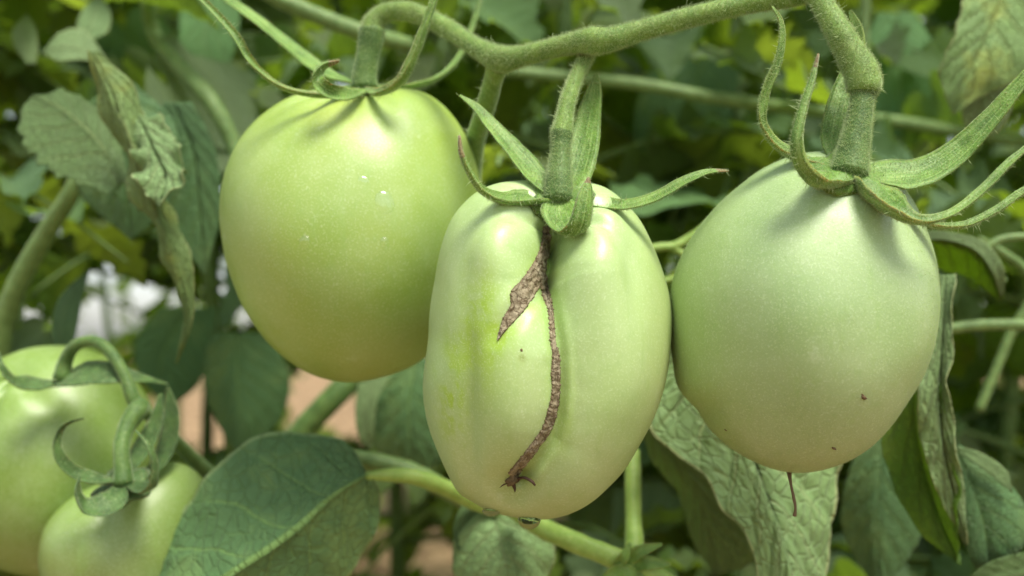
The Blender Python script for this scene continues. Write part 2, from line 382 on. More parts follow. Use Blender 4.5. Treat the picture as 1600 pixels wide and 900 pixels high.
def fuzz(V, F, count, lmin, lmax, rad, seed, bend=0.3, droop=0.0, sel=None):
    """fine hairs standing on a surface: thin three-sided cones; returns verts, faces"""
    r = random.Random(seed)
    A = np.array([tuple(v) for v in V]); tris = []
    for f in F:
        tris.append((f[0], f[1], f[2]))
        if len(f) == 4: tris.append((f[0], f[2], f[3]))
    tris = np.array(tris); a, b, c = A[tris[:, 0]], A[tris[:, 1]], A[tris[:, 2]]
    nrm = np.cross(b - a, c - a); ar = np.linalg.norm(nrm, axis=1); cum = np.cumsum(ar); tot = cum[-1]
    HV, HF = [], []
    for _ in range(count):
        i = int(np.searchsorted(cum, r.random() * tot)); i = min(i, len(tris) - 1)
        if ar[i] < 1e-14: continue
        s, t = r.random(), r.random()
        if s + t > 1: s, t = 1 - s, 1 - t
        p = Vector(a[i] + s * (b[i] - a[i]) + t * (c[i] - a[i])); n = Vector(nrm[i] / ar[i])
        if sel and not sel(p, n): continue
        rv = Vector((r.gauss(0, 1), r.gauss(0, 1), r.gauss(0, 1))) * bend
        d = (n + rv * 0.5).normalized(); L = lmin + (lmax - lmin) * r.random() ** 2
        d2 = (d + rv * 0.7 + Vector((0, 0, -droop))).normalized()
        u = d.orthogonal().normalized(); w2 = d.cross(u); k = len(HV)
        m1 = p + d * L * 0.5; m2 = m1 + d2 * L * 0.5
        ks = (0.0, 2.094, 4.189)
        for q, rr in ((p - n * rad, rad), (m1, rad * 0.7)):
            for th in ks: HV.append(q + (u * math.cos(th) + w2 * math.sin(th)) * rr)
        HV.append(m2)
        for j in range(3):
            j2 = (j + 1) % 3
            HF.append((k + j, k + j2, k + 3 + j2, k + 3 + j)); HF.append((k + 3 + j, k + 3 + j2, k + 6))
    return HV, HF
def hairs(parent, V, F, short, longs, seed, slen=(0.00035, 0.0007), llen=(0.0011, 0.0026), droop=0.0):
    a, b = fuzz(V, F, short, slen[0], slen[1], 0.00003, seed, 0.5)
    c, d = fuzz(V, F, longs, llen[0], llen[1], 0.00006, seed + 1, 0.5, droop)
    k = len(a); o = part('hair', a + c, b + [tuple(x + k for x in f) for f in d], M_HAIR, parent)
    tag(o, kind='stuff'); return o

# ------------------------------------------------------------------ tomato bodies
def smooth_periodic(ang, val, q):
    i = np.argsort(ang); ang, val = ang[i], val[i]
    a = np.concatenate([ang[-3:] - 2 * np.pi, ang, ang[:3] + 2 * np.pi]); v = np.concatenate([val[-3:], val, val[:3]])
    lin = np.interp(np.linspace(-np.pi, np.pi, 721), a, v)[:-1]
    k = np.exp(-(np.arange(-24, 25) / 8.0) ** 2); k /= k.sum()
    sm = np.convolve(np.concatenate([lin[-24:], lin, lin[:24]]), k, 'valid')
    return np.interp(q, np.linspace(-np.pi, np.pi, 721), np.append(sm, sm[0]))
def body(outline, cx, cy, a, b, depth, dd, pole, nu=200, nv=130, disp=None, colour=None, alb=(.68, .77, .38)):
    """closed fruit body whose outline, seen from the front, follows the list; a, b half sizes in px; dd depth half size (m); pole = unit dir of the stem end"""
    o = np.array(outline, float); nx = (o[:, 0] - cx) / a; nz = (cy - o[:, 1]) / b
    ang = np.arctan2(nz, nx); rad = np.hypot(nx, nz)
    p = Vector(pole).normalized(); e1 = p.orthogonal().normalized()
    e1 = Vector((1, 0, 0)); e1 = (e1 - p * e1.dot(p)).normalized(); e2 = p.cross(e1)
    V, COL = [], []
    dirs = []
    for i in range(nv + 1):
        g = math.pi * i / nv
        for j in range(nu):
            th = 2 * math.pi * j / nu
            dirs.append((p * math.cos(g) + (e1 * math.cos(th) + e2 * math.sin(th)) * math.sin(g), g, th))
    D = np.array([tuple(d[0]) for d in dirs]); m2 = D[:, 0] ** 2 + D[:, 2] ** 2
    k = smooth_periodic(ang, rad, np.arctan2(D[:, 2], D[:, 0]))
    f = 1 + m2 * (k - 1)
    X = m_px(a, depth) * D[:, 0] * f; Z = m_px(b, depth) * D[:, 2] * f; Y = dd * D[:, 1]
    cen = P(cx, cy, depth)
    for i, (d, g, th) in enumerate(dirs):
        loc = Vector((X[i], Y[i], Z[i]))
        n = Vector((D[i, 0] / a, D[i, 1] / (dd / depth * FPX), D[i, 2] / b)).normalized()
        if disp: loc = loc + n * disp(d, g, th, cx + loc.x / depth * FPX, cy - loc.z / depth * FPX)
        V.append(cen + AX * loc.x + AF * loc.y + AU * loc.z)
        cc = colour(d, g, th, cx + loc.x / depth * FPX, cy - loc.z / depth * FPX); COL.append((cc[0] * alb[0], cc[1] * alb[1], cc[2] * alb[2], 1))
    F = []
    for i in range(nv):
        for j in range(nu):
            j2 = (j + 1) % nu
            if i == 0: F.append((nu + j, i * nu + 0, nu + j2)) if False else F.append((0, nu + j, nu + j2))
            elif i == nv - 1: F.append((i * nu + j, nv * nu, i * nu + j2))
            else: F.append((i * nu + j, (i + 1) * nu + j, (i + 1) * nu + j2, i * nu + j2))
    # drop the unused duplicates at the poles
    used = sorted({q for f_ in F for q in f_}); mp = {q: i for i, q in enumerate(used)}
    V = [V[q] for q in used]; COL = [COL[q] for q in used]; F = [tuple(mp[q] for q in f_) for f_ in F]
    # outward orientation
    f0 = F[len(F) // 2]; nn = (V[f0[1]] - V[f0[0]]).cross(V[f0[2]] - V[f0[0]])
    if nn.dot(V[f0[0]] - cen) < 0: F = [tuple(reversed(f_)) for f_ in F]
    return V, F, COL
def caster(V, F):
    t = BVHTree.FromPolygons([tuple(v) for v in V], F)
    def hit(px, py):
        d = (P(px, py, 1) - CO).normalized(); h, n, i, ds = t.ray_cast(CO, d)
        return (h, n) if h is not None else (None, None)
    hit.tree = t
    return hit
def poly_dist(px, py, path):
    best = 1e9; bt = 0; n = len(path) - 1
    for i in range(n):
        x0, y0 = path[i]; x1, y1 = path[i + 1]; dx, dy = x1 - x0, y1 - y0
        t = max(0, min(1, ((px - x0) * dx + (py - y0) * dy) / (dx * dx + dy * dy + 1e-9)))
        d = math.hypot(px - x0 - t * dx, py - y0 - t * dy)
        if d < best: best = d; bt = (i + t) / n
    return best, bt
def lerp(a, b, t):
    t = max(0, min(1, t)); return tuple(x + (y - x) * t for x, y in zip(a, b))
def ss(x, lo, hi):
    t = max(0, min(1, (x - lo) / (hi - lo))); return t * t * (3 - 2 * t)
def creases(g, th, lst):
    s = 0
    for (t0, wd, amp, reach) in lst:
        dt = (th - t0 + math.pi) % (2 * math.pi) - math.pi
        s -= amp * math.exp(-(dt / wd) ** 2) * math.exp(-(g / reach) ** 2) * min(1, g / 0.12)
    return s

def sepal(parent, ctrl, n0, n1, seed, short=900, longs=30, tip=None, label=None, m=None, **kw):
    V, F = sweep_leafy(ctrl, n0, n1, seed=seed, **kw)
    n = kw.get('n', 44); mi = None; mats = [m or M_SEPAL]
    if tip:
        mats = [M_SEPAL, M_TIP]; sg = 16; cut = int(n * tip)
        mi = [1 if (min(f) // sg) >= cut else 0 for f in F]
    o = part('sepal', V, F, mats, parent, midx=mi, uv=sweep_leafy.uv)
    if label: o['label'] = label
    if short: hairs(o, V, F, short, longs, seed * 13 + 5)
    return o

# ---- left tomato
T1 = thing('tomato', P(548, 595, 0.25), 'yellow-green unripe tomato with droplets on its skin, hanging left of the split tomato', 'tomato', 'three green tomatoes hanging from the truss')
o1 = [(560,140),(620,141),(665,148),(700,172),(727,205),(746,250),(755,300),(752,350),(742,405),(722,470),(695,528),(655,566),(600,588),(540,596),(490,585),(440,555),(400,510),(367,445),(349,385),(343,325),(352,270),(375,222),(407,185),(450,156),(500,145)]
def c1(d, g, th, px, py):
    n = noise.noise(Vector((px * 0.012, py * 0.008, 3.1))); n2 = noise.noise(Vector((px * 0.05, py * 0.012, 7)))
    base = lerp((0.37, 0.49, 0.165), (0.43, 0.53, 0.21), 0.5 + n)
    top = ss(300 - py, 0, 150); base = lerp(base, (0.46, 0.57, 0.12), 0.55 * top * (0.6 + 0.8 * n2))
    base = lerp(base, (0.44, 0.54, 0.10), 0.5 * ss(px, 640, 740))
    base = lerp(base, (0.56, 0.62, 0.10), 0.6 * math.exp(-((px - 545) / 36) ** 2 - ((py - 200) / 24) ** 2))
    return lerp(base, (0.42, 0.44, 0.18), 0.35 * ss(py, 470, 590))  # warm underside: light bounced off the soil, put into the skin colour
cr1 = [(3.6, .16, .0022, .6), (4.15, .12, .0016, .55), (5.3, .14, .0016, .5), (2.6, .2, .0015, .6), (1.2, .2, .0015, .5), (4.75, .12, .0008, .45)]
def d1(d, g, th, px, py):
    return creases(g, th, cr1) - 0.002 * math.exp(-(g / 0.16) ** 2) + 0.0006 * noise.noise(d * 1.7)
o1 = [(551 + (x - 548) * .972, y) for x, y in o1]
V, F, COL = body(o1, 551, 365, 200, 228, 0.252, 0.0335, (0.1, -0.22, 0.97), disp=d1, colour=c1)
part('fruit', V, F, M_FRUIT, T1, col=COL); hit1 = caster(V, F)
# calyx and pedicel of the left tomato
def dome(parent, ctr, nrm, r, hgt, m, seed, name='calyx_centre', tree=None, star=.16, ph=0):
    V, F = [], []; u = nrm.orthogonal().normalized(); v = nrm.cross(u); nr, ns = 6, 30
    for i in range(nr):
        f = (i + 1) / nr
        for j in range(ns):
            th = 2 * math.pi * j / ns; rr = r * f * (1 + star * math.cos(5 * th + seed + ph) * f)
            if tree:
                h_, n_, _, _ = tree.find_nearest(ctr + (u * math.cos(th) + v * math.sin(th)) * rr)
                V.append(h_ + n_ * (.0004 + hgt * (1 - f * f) + .00035 * noise.noise(Vector((th * 3, f * 3, seed))) + .0003 * math.cos(5 * th + seed + ph) * f)); continue
            V.append(ctr + (u * math.cos(th) + v * math.sin(th)) * rr + nrm * (hgt * (1 - f * f) + noise.noise(Vector((th * 2, f * 3, seed))) * r * 0.05))
    V.append(ctr + nrm * hgt)
    for j in range(ns): F.append((len(V) - 1, j, (j + 1) % ns))
    for i in range(nr - 1):
        for j in range(ns): F.append((i * ns + j, (i + 1) * ns + j, (i + 1) * ns + (j + 1) % ns, i * ns + (j + 1) % ns))
    c = len(V); V.append(ctr - nrm * hgt)
    for j in range(ns): F.append((c, (nr - 1) * ns + (j + 1) % ns, (nr - 1) * ns + j))
    o = part(name, V, F, m, parent); return o, V, F
nrm1 = cam_vec(0.05, 0.9, 0.42).normalized()
o, V, F = dome(T1, P(575, 140, 0.244), nrm1, 0.0072, 0.0010, M_SEPAL, 1); hairs(o, V, F, 1400, 20, 11)
V, F = tube([(570, 136, .243, 42), (570, 118, .243, 38), (574, 90, .243, 36), (580, 60, .243, 40), (581, 46, .243, 42)], 24, 16)
o = part('pedicel', V, F, M_PEDI, T1); hairs(o, V, F, 1500, 25, 12)
sp1 = [
 ([(580,142,.240,10),(540,147,.234,26),(490,149,.229,19),(440,137,.226,16),(398,105,.225,17),(372,62,.225,19),(338,22,.226,17),(295,-22,.228,10)], (0.2,1,.5), (-.6,.6,.4), dict(cup=1.1, thick=.4)),
 ([(560,132,.246,12),(510,118,.252,38),(455,76,.258,34),(400,32,.262,30),(345,-8,.266,22),(300,-45,.27,8)], (0.3,1,.6), (.5,.6,.6), dict(cup=.35)),
 ([(575,142,.238,10),(545,150,.228,30),(512,142,.222,32),(494,124,.221,30),(502,103,.222,22),(530,94,.224,8)], (0.3,1,.4), (.3,-.8,.3), dict(cup=.9, thick=.35, tip=.9)),
 ([(570,140,.240,10),(595,146,.230,26),(628,128,.225,36),(650,88,.223,32),(667,42,.222,26),(682,-4,.222,20),(690,-30,.222,8)], (-.4,1,.4), (-.8,.3,.5), dict(cup=.9, thick=.3)),
 ([(585,136,.246,10),(640,136,.254,26),(686,122,.262,24),(718,92,.268,21),(738,48,.27,18),(752,0,.272,13),(762,-25,.273,6)], (-.4,1,.4), (-.8,.3,.5), dict(cup=.6, thick=.25))]
for i, (c, a, b, kw) in enumerate(sp1): sepal(T1, c, a, b, 20 + i, 1100, 40, **kw)

# ---- middle tomato with the scar
T2 = thing('tomato', P(840, 814, 0.212), 'pale green unripe tomato split by a brown corky scar running down its front', 'tomato', 'three green tomatoes hanging from the truss')
o2 = [(870,280),(800,284),(743,299),(708,336),(690,386),(680,442),(671,529),(661,604),(667,653),(684,709),(704,752),(716,775),(743,794),(771,808),(808,815),(845,814),(901,799),(951,759),(970,743),(1001,691),(1026,635),(1045,554),(1048,498),(1038,436),(1020,380),(995,336),(964,305),(932,287)]
main = [(860,340),(858,372),(849,400),(848,430),(853,460),(860,500),(866,545),(867,595),(864,632),(855,668),(834,702),(814,728),(800,746)]
branch = [(848,415),(834,440),(815,468),(800,492),(788,512),(778,530)]
def d2(d, g, th, px, py):
    s = 0.0007 * noise.noise(d * 2.1)
    if d.y < 0.15:
        dm, t = poly_dist(px, py, main)
        up = 1 - ss(t, 0.15, 0.5)
        s -= (0.0014 + 0.0026 * up) * math.exp(-(dm / 18) ** 2) + (0.0030 + 0.0050 * up) * math.exp(-(dm / 48) ** 2)
        db, _ = poly_dist(px, py, branch); s -= 0.0010 * math.exp(-(db / 17) ** 2) * ss(545 - py, 0, 50)
        pk = .5 * noise.noise(Vector((px * .03, py * .028, 1.5)))
        s += 0.0007 * (0.6 + pk) * math.exp(-((dm - 17) / 7) ** 2) + 0.0004 * (.6 + pk) * math.exp(-((db - 22) / 8) ** 2) * ss(520 - py, 0, 40)
        s += 0.00010 * noise.noise(Vector((px * .04, py * .04, 4))) * math.exp(-(min(dm, db) / 45) ** 2)
        s -= 0.0018 * math.exp(-((px - 800) ** 2 + (py - 750) ** 2) / 24 ** 2)
        s += 0.0032 * math.exp(-(((px - 782) / 48) ** 2 + ((py - 385) / 55) ** 2))       # swollen lobe beside the split
        s += 0.0022 * math.exp(-(((px - 915) / 45) ** 2 + ((py - 400) / 60) ** 2))
        s -= .0010 * math.exp(-(((px - 738) / 16) ** 2 + ((py - 640) / 150) ** 2))
        s -= .0008 * math.exp(-(((px - 975) / 20) ** 2 + ((py - 420) / 110) ** 2))
        s += 0.0012 * math.exp(-(((px - 790) / 45) ** 2 + ((py - 640) / 90) ** 2))
    s += creases(g, th, [(3.5, .2, .0020, .7), (5.75, .16, .0016, .7), (0.1, .2, .0018, .7), (1.6, .25, .001, .6), (2.7, .2, .0015, .6)])
    return s - 0.0018 * math.exp(-(g / 0.2) ** 2)
def c2(d, g, th, px, py):
    n = noise.noise(Vector((px * 0.011, py * 0.008, 9.1))); n2 = noise.noise(Vector((px * 0.045, py * 0.03, 2))); n3 = noise.noise(Vector((px * 0.12, py * 0.09, 5)))
    base = lerp((0.47, 0.58, 0.29), (0.57, 0.66, 0.38), 0.5 + n)
    if d.y < 0.2:
        dm, t = poly_dist(px, py, main); db, tb = poly_dist(px, py, branch)
        base = lerp(base, (0.38, 0.54, 0.14), 0.75 * math.exp(-(dm / 17) ** 2))
        n3 += .6 * noise.noise(Vector((px * .3, py * .22, 8)))
        k = .45 * math.exp(-(((px - 745) / 45) ** 2 + ((py - 530) / 110) ** 2)) + .8 * math.exp(-(((px - 757) / 30) ** 2 + ((py - 500) / 72) ** 2)) * ss(n2 + n3 * 0.8, -0.7, 0.6)
        k += 0.75 * math.exp(-(((px - 712) / 22) ** 2 + ((py - 610) / 80) ** 2)) * ss(n2 + n3, -0.05, 0.5)
        k += 0.6 * math.exp(-(((px - 708) / 10) ** 2 + ((py - 538) / 16) ** 2))
        k += 0.7 * math.exp(-(db / 22) ** 2) * ss(n2, -.5, .3)
        base = lerp(base, (0.42, 0.58, 0.035), min(.9, k))
        k2 = 0.7 * math.exp(-(((px - 872) / 16) ** 2 + ((py - 645) / 40) ** 2)); base = lerp(base, (0.33, 0.48, 0.05), k2)
        base = lerp(base, (0.34, 0.40, 0.12), 0.7 * math.exp(-((px - 800) ** 2 + (py - 752) ** 2) / 22 ** 2))
        sp = math.exp(-((px - 814) ** 2 + (py - 546) ** 2) / 5 ** 2); base = lerp(base, (0.28, 0.32, 0.05), 0.8 * sp)
    base = lerp(base, (0.48, 0.46, 0.29), 0.38 * ss(py, 640, 800))  # reddish lower half imitates light thrown up by the soil, painted in
    return lerp(base, (0.52, 0.54, 0.24), 0.55 * ss(px, 960, 1045))
o2 = [(x, 285 + (y - 285) * .988) for x, y in o2]
V, F, COL = body(o2, 855, 548, 190, 267, 0.212, 0.0262, (0.05, -0.5, 0.86), nu=300, nv=260, disp=d2, colour=c2, alb=(.70, .80, .57))
part('fruit', V, F, M_FRUIT, T2, col=COL); hit2 = caster(V, F)
def strip(parent, left, right, n, m, seed, lift, rough, name='scar', mt=None, jag=2.2):
    L, Rr = catmull([(x, y, 0) for x, y in left], n), catmull([(x, y, 0) for x, y in right], n)
    V, F, UV = [], [], []
    for i in range(n):
        jl = noise.noise(Vector((i * 0.33, seed, 1))) * jag + noise.noise(Vector((i * 1.1, seed, 4))) * jag * .7
        jr = noise.noise(Vector((i * 0.33, seed, 9))) * jag + noise.noise(Vector((i * 1.1, seed, 14))) * jag * .7
        taper = min(1, i / 3, (n - 1 - i) / 3)
        for j in range(m):
            f = j / (m - 1); e = 1 - abs(2 * f - 1)
            x = (L[i][0] + jl * taper) * (1 - f) + (Rr[i][0] + jr * taper) * f; y = (L[i][1]) * (1 - f) + Rr[i][1] * f
            h, nn = hit2(x, y)
            if h is None: h, nn = hit2(855, 548)
            k = ss(e, 0, 0.25)
            q0 = noise.noise(Vector((x * .10 + .04 * y, y * .13, seed))); z = -0.00020 * (1 - k) + k * (lift + rough * (q0 + .5 * noise.noise(Vector((x * .35, y * .16 + x * .1, seed + 3))) + .35 * noise.noise(Vector((x * .8, y * .9, seed + 6)))))
            V.append(h + nn * z); UV.append((i / n, f))
    for i in range(n - 1):
        for j in range(m - 1): F.append((i * m + j, (i + 1) * m + j, (i + 1) * m + j + 1, i * m + j + 1))
    return part(name, V, F, mt or M_SCAR, parent, uv=UV)
def cx7(l): return [(760 + .2222 * x, 340 + .2222 * y) for x, y in l]
strip(T2, cx7([(395,60),(385,160),(362,245),(305,345),(232,440),(160,520),(162,610),(112,700),(88,790),(74,860)]), cx7([(450,60),(440,160),(412,260),(405,345),(400,440),(352,550),(300,625),(235,700),(140,798),(84,866)]), 170, 34, 1, .00030, .00030, name='wide_scar')
cl = cx7([(400,120),(385,240),(375,330),(370,440),(380,520),(405,590),(428,650),(436,730),(440,810),(448,900)]) + [(862,548),(860,582),(861,612),(855,640),(846,668),(828,694),(808,720),(793,738)]
cr_ = cx7([(458,120),(448,220),(425,330),(425,430),(448,520),(466,590),(474,650),(480,730),(488,810),(494,900)]) + [(874,548),(877,582),(876,612),(873,640),(863,672),(842,702),(820,730),(806,752)]
strip(T2, cl, cr_, 320, 14, 5, .00030, .00030, name='long_scar', jag=2.6)
# blossom scar: hub, dry tail, short cracks
h, nn = hit2(800, 748); o, V, F = dome(T2, h + nn * 0.0001, nn, m_px(13, .195), .0011, M_SCAR, 4, 'blossom_scar')
def surf_tube(parent, pts, name, m, lift=0.0, seg=8, n=24):
    rows = []
    for x, y, wd, up in pts:
        h, nn = hit2(x, y); rows.append((*(h + nn * (up + lift)), m_px(wd, .19) / 2))
    V, F = tube(rows, n, seg, 0.25, pix=False); return part(name, V, F, m, parent)
surf_tube(T2, [(805,750,8,.0006),(818,748,6,.0012),(830,744,5,.0016),(838,748,5,.0013),(839,753,3,.0010)], 'dry_tail', M_DARKSCAR)
surf_tube(T2, [(800,752,8,.0),(804,762,5,.0),(805,772,1,-.0001)], 'crack', M_DARKSCAR)
surf_tube(T2, [(796,752,6,.0),(786,758,3.5,-.0001),(776,766,1,-.0002)], 'crack', M_DARKSCAR)
for x, y, wd in ((815, 547, 4), (725, 350, 0)):
    if wd: surf_tube(T2, [(x - 1, y - 3, 2, -.0002), (x, y, wd, -.0001), (x + 1, y + 3, 2, -.0001)], 'blemish', M_STYLE, n=8)
h, _ = hit2(872, 315); nrm2 = cam_vec(0.0, 0.72, 0.7).normalized()
o, V, F = dome(T2, h + nrm2 * 0.0006, nrm2, 0.0062, 0.0010, M_SEPAL, 2, tree=hit2.tree, star=.2); hairs(o, V, F, 2000, 20, 31)
dC = (h - CO).dot(AF)
V, F = tube([(873, 312, dC - .001, 46.0), (873, 285, dC, 42.3), (875, 250, dC + .002, 33.1), (877, 222, dC + .003, 30.4), (878, 210, dC + .0035, 35.0), (880, 196, dC + .004, 30.4), (887, 160, dC + .006, 25.8), (901, 120, dC + .009, 23.9), (918, 86, dC + .012, 23.9), (926, 66, dC + .014, 25.8)], 70, 18)
cut = 30
o = part('pedicel', V, F, [M_PEDI, M_STEM], T2, midx=[0 if (min(f) // 18 < 26 and min(f) < 70 * 18) else 1 for f in F]); hairs(o, V, F, 8000, 130, 32, slen=(.0004, .0008))
sp2 = [
 ([(868,312,dC-.001,16),(842,284,dC+.002,49),(806,242,dC+.006,45),(768,198,dC+.009,31),(742,168,dC+.010,20),(718,149,dC+.010,6)], (.3,.6,.7), (.3,.6,.7), dict(cup=.45)),
 ([(872,316,dC-.001,16),(830,316,dC-.002,52),(788,315,dC-.006,38),(754,300,dC-.010,26),(733,272,dC-.012,21),(720,240,dC-.013,18),(717,212,dC-.013,8)], (0.1,1,.35), (.9,.2,.2), dict(cup=.8, thick=.35, tip=.86)),
 ([(880,312,dC-.001,16),(896,280,dC+.004,56),(910,232,dC+.008,56),(921,180,dC+.011,40),(929,140,dC+.012,25),(932,114,dC+.012,6)], (-.2,.3,1), (-.3,.2,1), dict(cup=.3)),
 ([(880,316,dC-.001,16),(920,318,dC-.001,40),(972,324,dC-.003,34),(1022,312,dC-.004,30),(1068,286,dC-.004,25),(1105,270,dC-.003,17),(1138,267,dC-.002,6)], (0,1,.7), (.1,1,.5), dict(cup=.5, tip=.93)),
 ([(872,312,dC-.001,38),(874,332,dC-.004,65),(882,352,dC-.008,60),(896,366,dC-.0115,52),(908,354,dC-.0135,45),(914,328,dC-.0138,38),(918,300,dC-.0132,27),(920,277,dC-.0125,5)], (0,.7,.8), (-.25,.1,-1), dict(cup=.45, thick=.16, tip=.95))]
for i, (c, a, b, kw) in enumerate(sp2): sepal(T2, c, a, b, 40 + i, 1700, 70, **kw)

# ---- right tomato
T3 = thing('tomato', P(1240, 738, 0.209), 'smooth pale green tomato with dry thread at its bottom, right of the split one', 'tomato', 'three green tomatoes hanging from the truss')
o3 = [(1330,236),(1270,237),(1214,254),(1161,283),(1108,336),(1073,389),(1053,442),(1048,513),(1055,572),(1065,613),(1091,650),(1126,689),(1161,717),(1197,733),(1238,739),(1279,734),(1320,719),(1368,683),(1403,636),(1438,578),(1457,519),(1466,466),(1463,413),(1449,365),(1424,315),(1382,268)]
def c3(d, g, th, px, py):
    n = noise.noise(Vector((px * 0.009, py * 0.009, 19.1)))
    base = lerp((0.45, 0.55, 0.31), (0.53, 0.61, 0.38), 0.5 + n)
    base = lerp(base, (0.47, 0.45, 0.30), 0.5 * ss(py + 0.15 * (px - 1250), 520, 720))  # pinkish bottom: ground bounce painted into the colour
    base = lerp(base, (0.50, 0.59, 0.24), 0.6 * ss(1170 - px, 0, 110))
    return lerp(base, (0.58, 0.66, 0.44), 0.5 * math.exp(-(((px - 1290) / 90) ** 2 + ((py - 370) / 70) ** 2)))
def d3(d, g, th, px, py):
    s = 0.0008 * noise.noise(d * 1.8) + creases(g, th, [(3.3, .3, .0012, .7), (4.3, .25, .0007, .6), (5.6, .3, .0012, .7), (1.5, .3, .0012, .6)])
    if d.y < 0.3: s -= 0.0005 * math.exp(-(((px - 1095) / 18) ** 2 + ((py - 640) / 26) ** 2)); s += .0004 * math.exp(-(((px - 1070) / 16) ** 2 + ((py - 600) / 30) ** 2))
    return s - 0.002 * math.exp(-(g / 0.2) ** 2)
o3 = [(1253 + (x - 1257) * .968, 488 + (y - 490) * .985) for x, y in o3]
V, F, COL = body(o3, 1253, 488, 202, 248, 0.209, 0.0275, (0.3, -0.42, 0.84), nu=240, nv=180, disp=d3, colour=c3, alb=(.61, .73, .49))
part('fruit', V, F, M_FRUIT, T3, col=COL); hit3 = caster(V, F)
fz, ff = fuzz(V, F, 26000, .0002, .0004, .00002, 77, 0.3)
tag(part('skin_fuzz', fz, ff, M_HAIR, T3), kind='stuff')
h, _ = hit3(1328, 272); nrm3 = cam_vec(0.22, 0.75, 0.62).normalized(); dC = (h - CO).dot(AF)
o, V, F = dome(T3, h + nrm3 * .0006, nrm3, .0090, .0012, M_SEPAL, 3, tree=hit3.tree, star=.22); hairs(o, V, F, 2600, 20, 51)
V, F = tube([(1326, 272, dC - .001, 60.7), (1332, 240, dC, 51.5), (1340, 200, dC + .001, 42.3), (1347, 160, dC + .002, 36.8), (1349, 148, dC + .0025, 38.6), (1350, 140, dC + .0025, 51.5), (1348, 118, dC + .003, 53.4), (1334, 92, dC + .004, 47.8), (1316, 60, dC + .005, 42.3), (1296, 25, dC + .007, 36.8), (1276, -5, dC + .009, 31.3), (1262, -16, dC + .010, 31.3)], 90, 18)
o = part('pedicel', V, F, [M_PEDI, M_STEM], T3, midx=[0 if (min(f) // 18 < 36 and min(f) < 90 * 18) else 1 for f in F]); hairs(o, V, F, 11000, 150, 52, slen=(.0004, .0008))
sp3 = [
 ([(1310,268,dC,12),(1250,252,dC+.004,40),(1208,226,dC+.004,34),(1188,190,dC+.003,25),(1193,145,dC+.003,23),(1212,100,dC+.003,20),(1220,60,dC+.003,17),(1218,32,dC+.003,13),(1206,10,dC+.003,5)], (.6,.9,.5), (.5,0,.9), dict(cup=.8, n=60)),
 ([(1325,283,dC-.001,34),(1298,290,dC-.005,70),(1266,284,dC-.010,58),(1244,256,dC-.0125,44),(1239,218,dC-.013,38),(1250,170,dC-.012,26),(1266,125,dC-.011,17),(1278,84,dC-.010,5)], (.1,1,.4), (.8,0,-.5), dict(cup=.75, tip=.93)),
 ([(1315,262,dC+.002,12),(1306,225,dC+.008,46),(1316,172,dC+.011,52),(1330,118,dC+.013,38),(1340,78,dC+.014,24),(1338,45,dC+.014,20),(1328,16,dC+.014,6)], (-.3,.3,1), (-.3,.3,1), dict(cup=.3)),
 ([(1345,276,dC,34),(1392,280,dC+.002,82),(1440,274,dC+.002,66),(1490,244,dC+.002,50),(1540,195,dC+.001,36),(1585,142,dC,26),(1625,90,dC-.001,12)], (-.1,.9,.7), (-.5,.4,.9), dict(cup=.35)),
 ([(1335,285,dC-.001,40),(1362,312,dC-.006,98),(1396,335,dC-.011,74),(1438,349,dC-.013,40),(1486,336,dC-.013,22),(1535,300,dC-.012,22),(1580,255,dC-.011,20),(1625,215,dC-.010,12)], (.5,.9,.5), (-.4,.8,.3), dict(cup=.85, n=56)),
 ([(1395,322,dC-.004,16),(1450,352,dC-.002,26),(1505,354,dC,21),(1555,332,dC+.001,20),(1600,300,dC+.002,18),(1640,275,dC+.003,8)], (-.2,1,.4), (-.4,.8,.4), dict(cup=.8))]
for i, (c, a, b, kw) in enumerate(sp3): sepal(T3, c, a, b, 60 + i, 2300, 90, **kw)
def at3(x, y, lift=0):
    h, n = hit3(x, y); return h + n * lift
for (x, y, s) in ((1350, 621, 5.5), (1303, 701, 4.5), (1134, 672, 3.2), (1348, 617, 3)):
    rows = [(*at3(x - s * .6, y - s * .5, -.00005), m_px(s * .3, .19)), (*at3(x, y, -.0001), m_px(s * .62, .19)), (*at3(x + s * .7, y + s * .4, -.00005), m_px(s * .25, .19))]
    V, F = tube(rows, 8, 8, .3, pix=False); part('blemish', V, F, M_STYLE, T3)
V, F = tube([(1233, 734, .205, 7), (1235, 752, .203, 5), (1240, 778, .2015, 5), (1243, 795, .201, 4), (1241, 806, .201, 6)], 30, 8, .25)
part('dry_style', V, F, M_STYLE, T3)

# ---- truss stem
TR = thing('fruit_truss', P(775, 90, 0.228), 'hairy green fruit truss stem running along the top, carrying the three large tomatoes', 'plant stem')
V, F = tube([(581, 50, .243, 38.7), (583, 36, .243, 31.7), (597, 22, .243, 27.3), (625, 17, .242, 28.2), (655, 23, .240, 28.2), (700, 45, .236, 28.2), (745, 74, .230, 28.2), (782, 92, .226, 40.5), (815, 88, .223, 31.7), (860, 76, .219, 29.9), (905, 66, .215, 35.2), (925, 64, .2135, 42.2), (955, 61, .2125, 37.0), (1000, 48, .212, 31.7), (1080, 26, .211, 30.8), (1170, 5, .210, 30.8), (1250, -10, .209, 35.2), (1300, -30, .208, 33.4), (1400, -80, .206, 35.2), (1480, -140, .205, 38.7)], 170, 20, .035)
o = part('stem', V, F, M_STEM, TR); hairs(o, V, F, 26000, 340, 81, slen=(.0004, .0009), droop=.3)
V, F = tube([(780, 92, .227, 39.6), (772, 120, .232, 30.6), (764, 150, .238, 30.6), (752, 190, .246, 30.6), (742, 225, .255, 30.6), (735, 300, .27, 30.6), (730, 420, .29, 32.4), (700, 600, .33, 36.0)], 60, 16)
o = part('side_stem', V, F, M_STEM, TR); hairs(o, V, F, 3500, 140, 82)

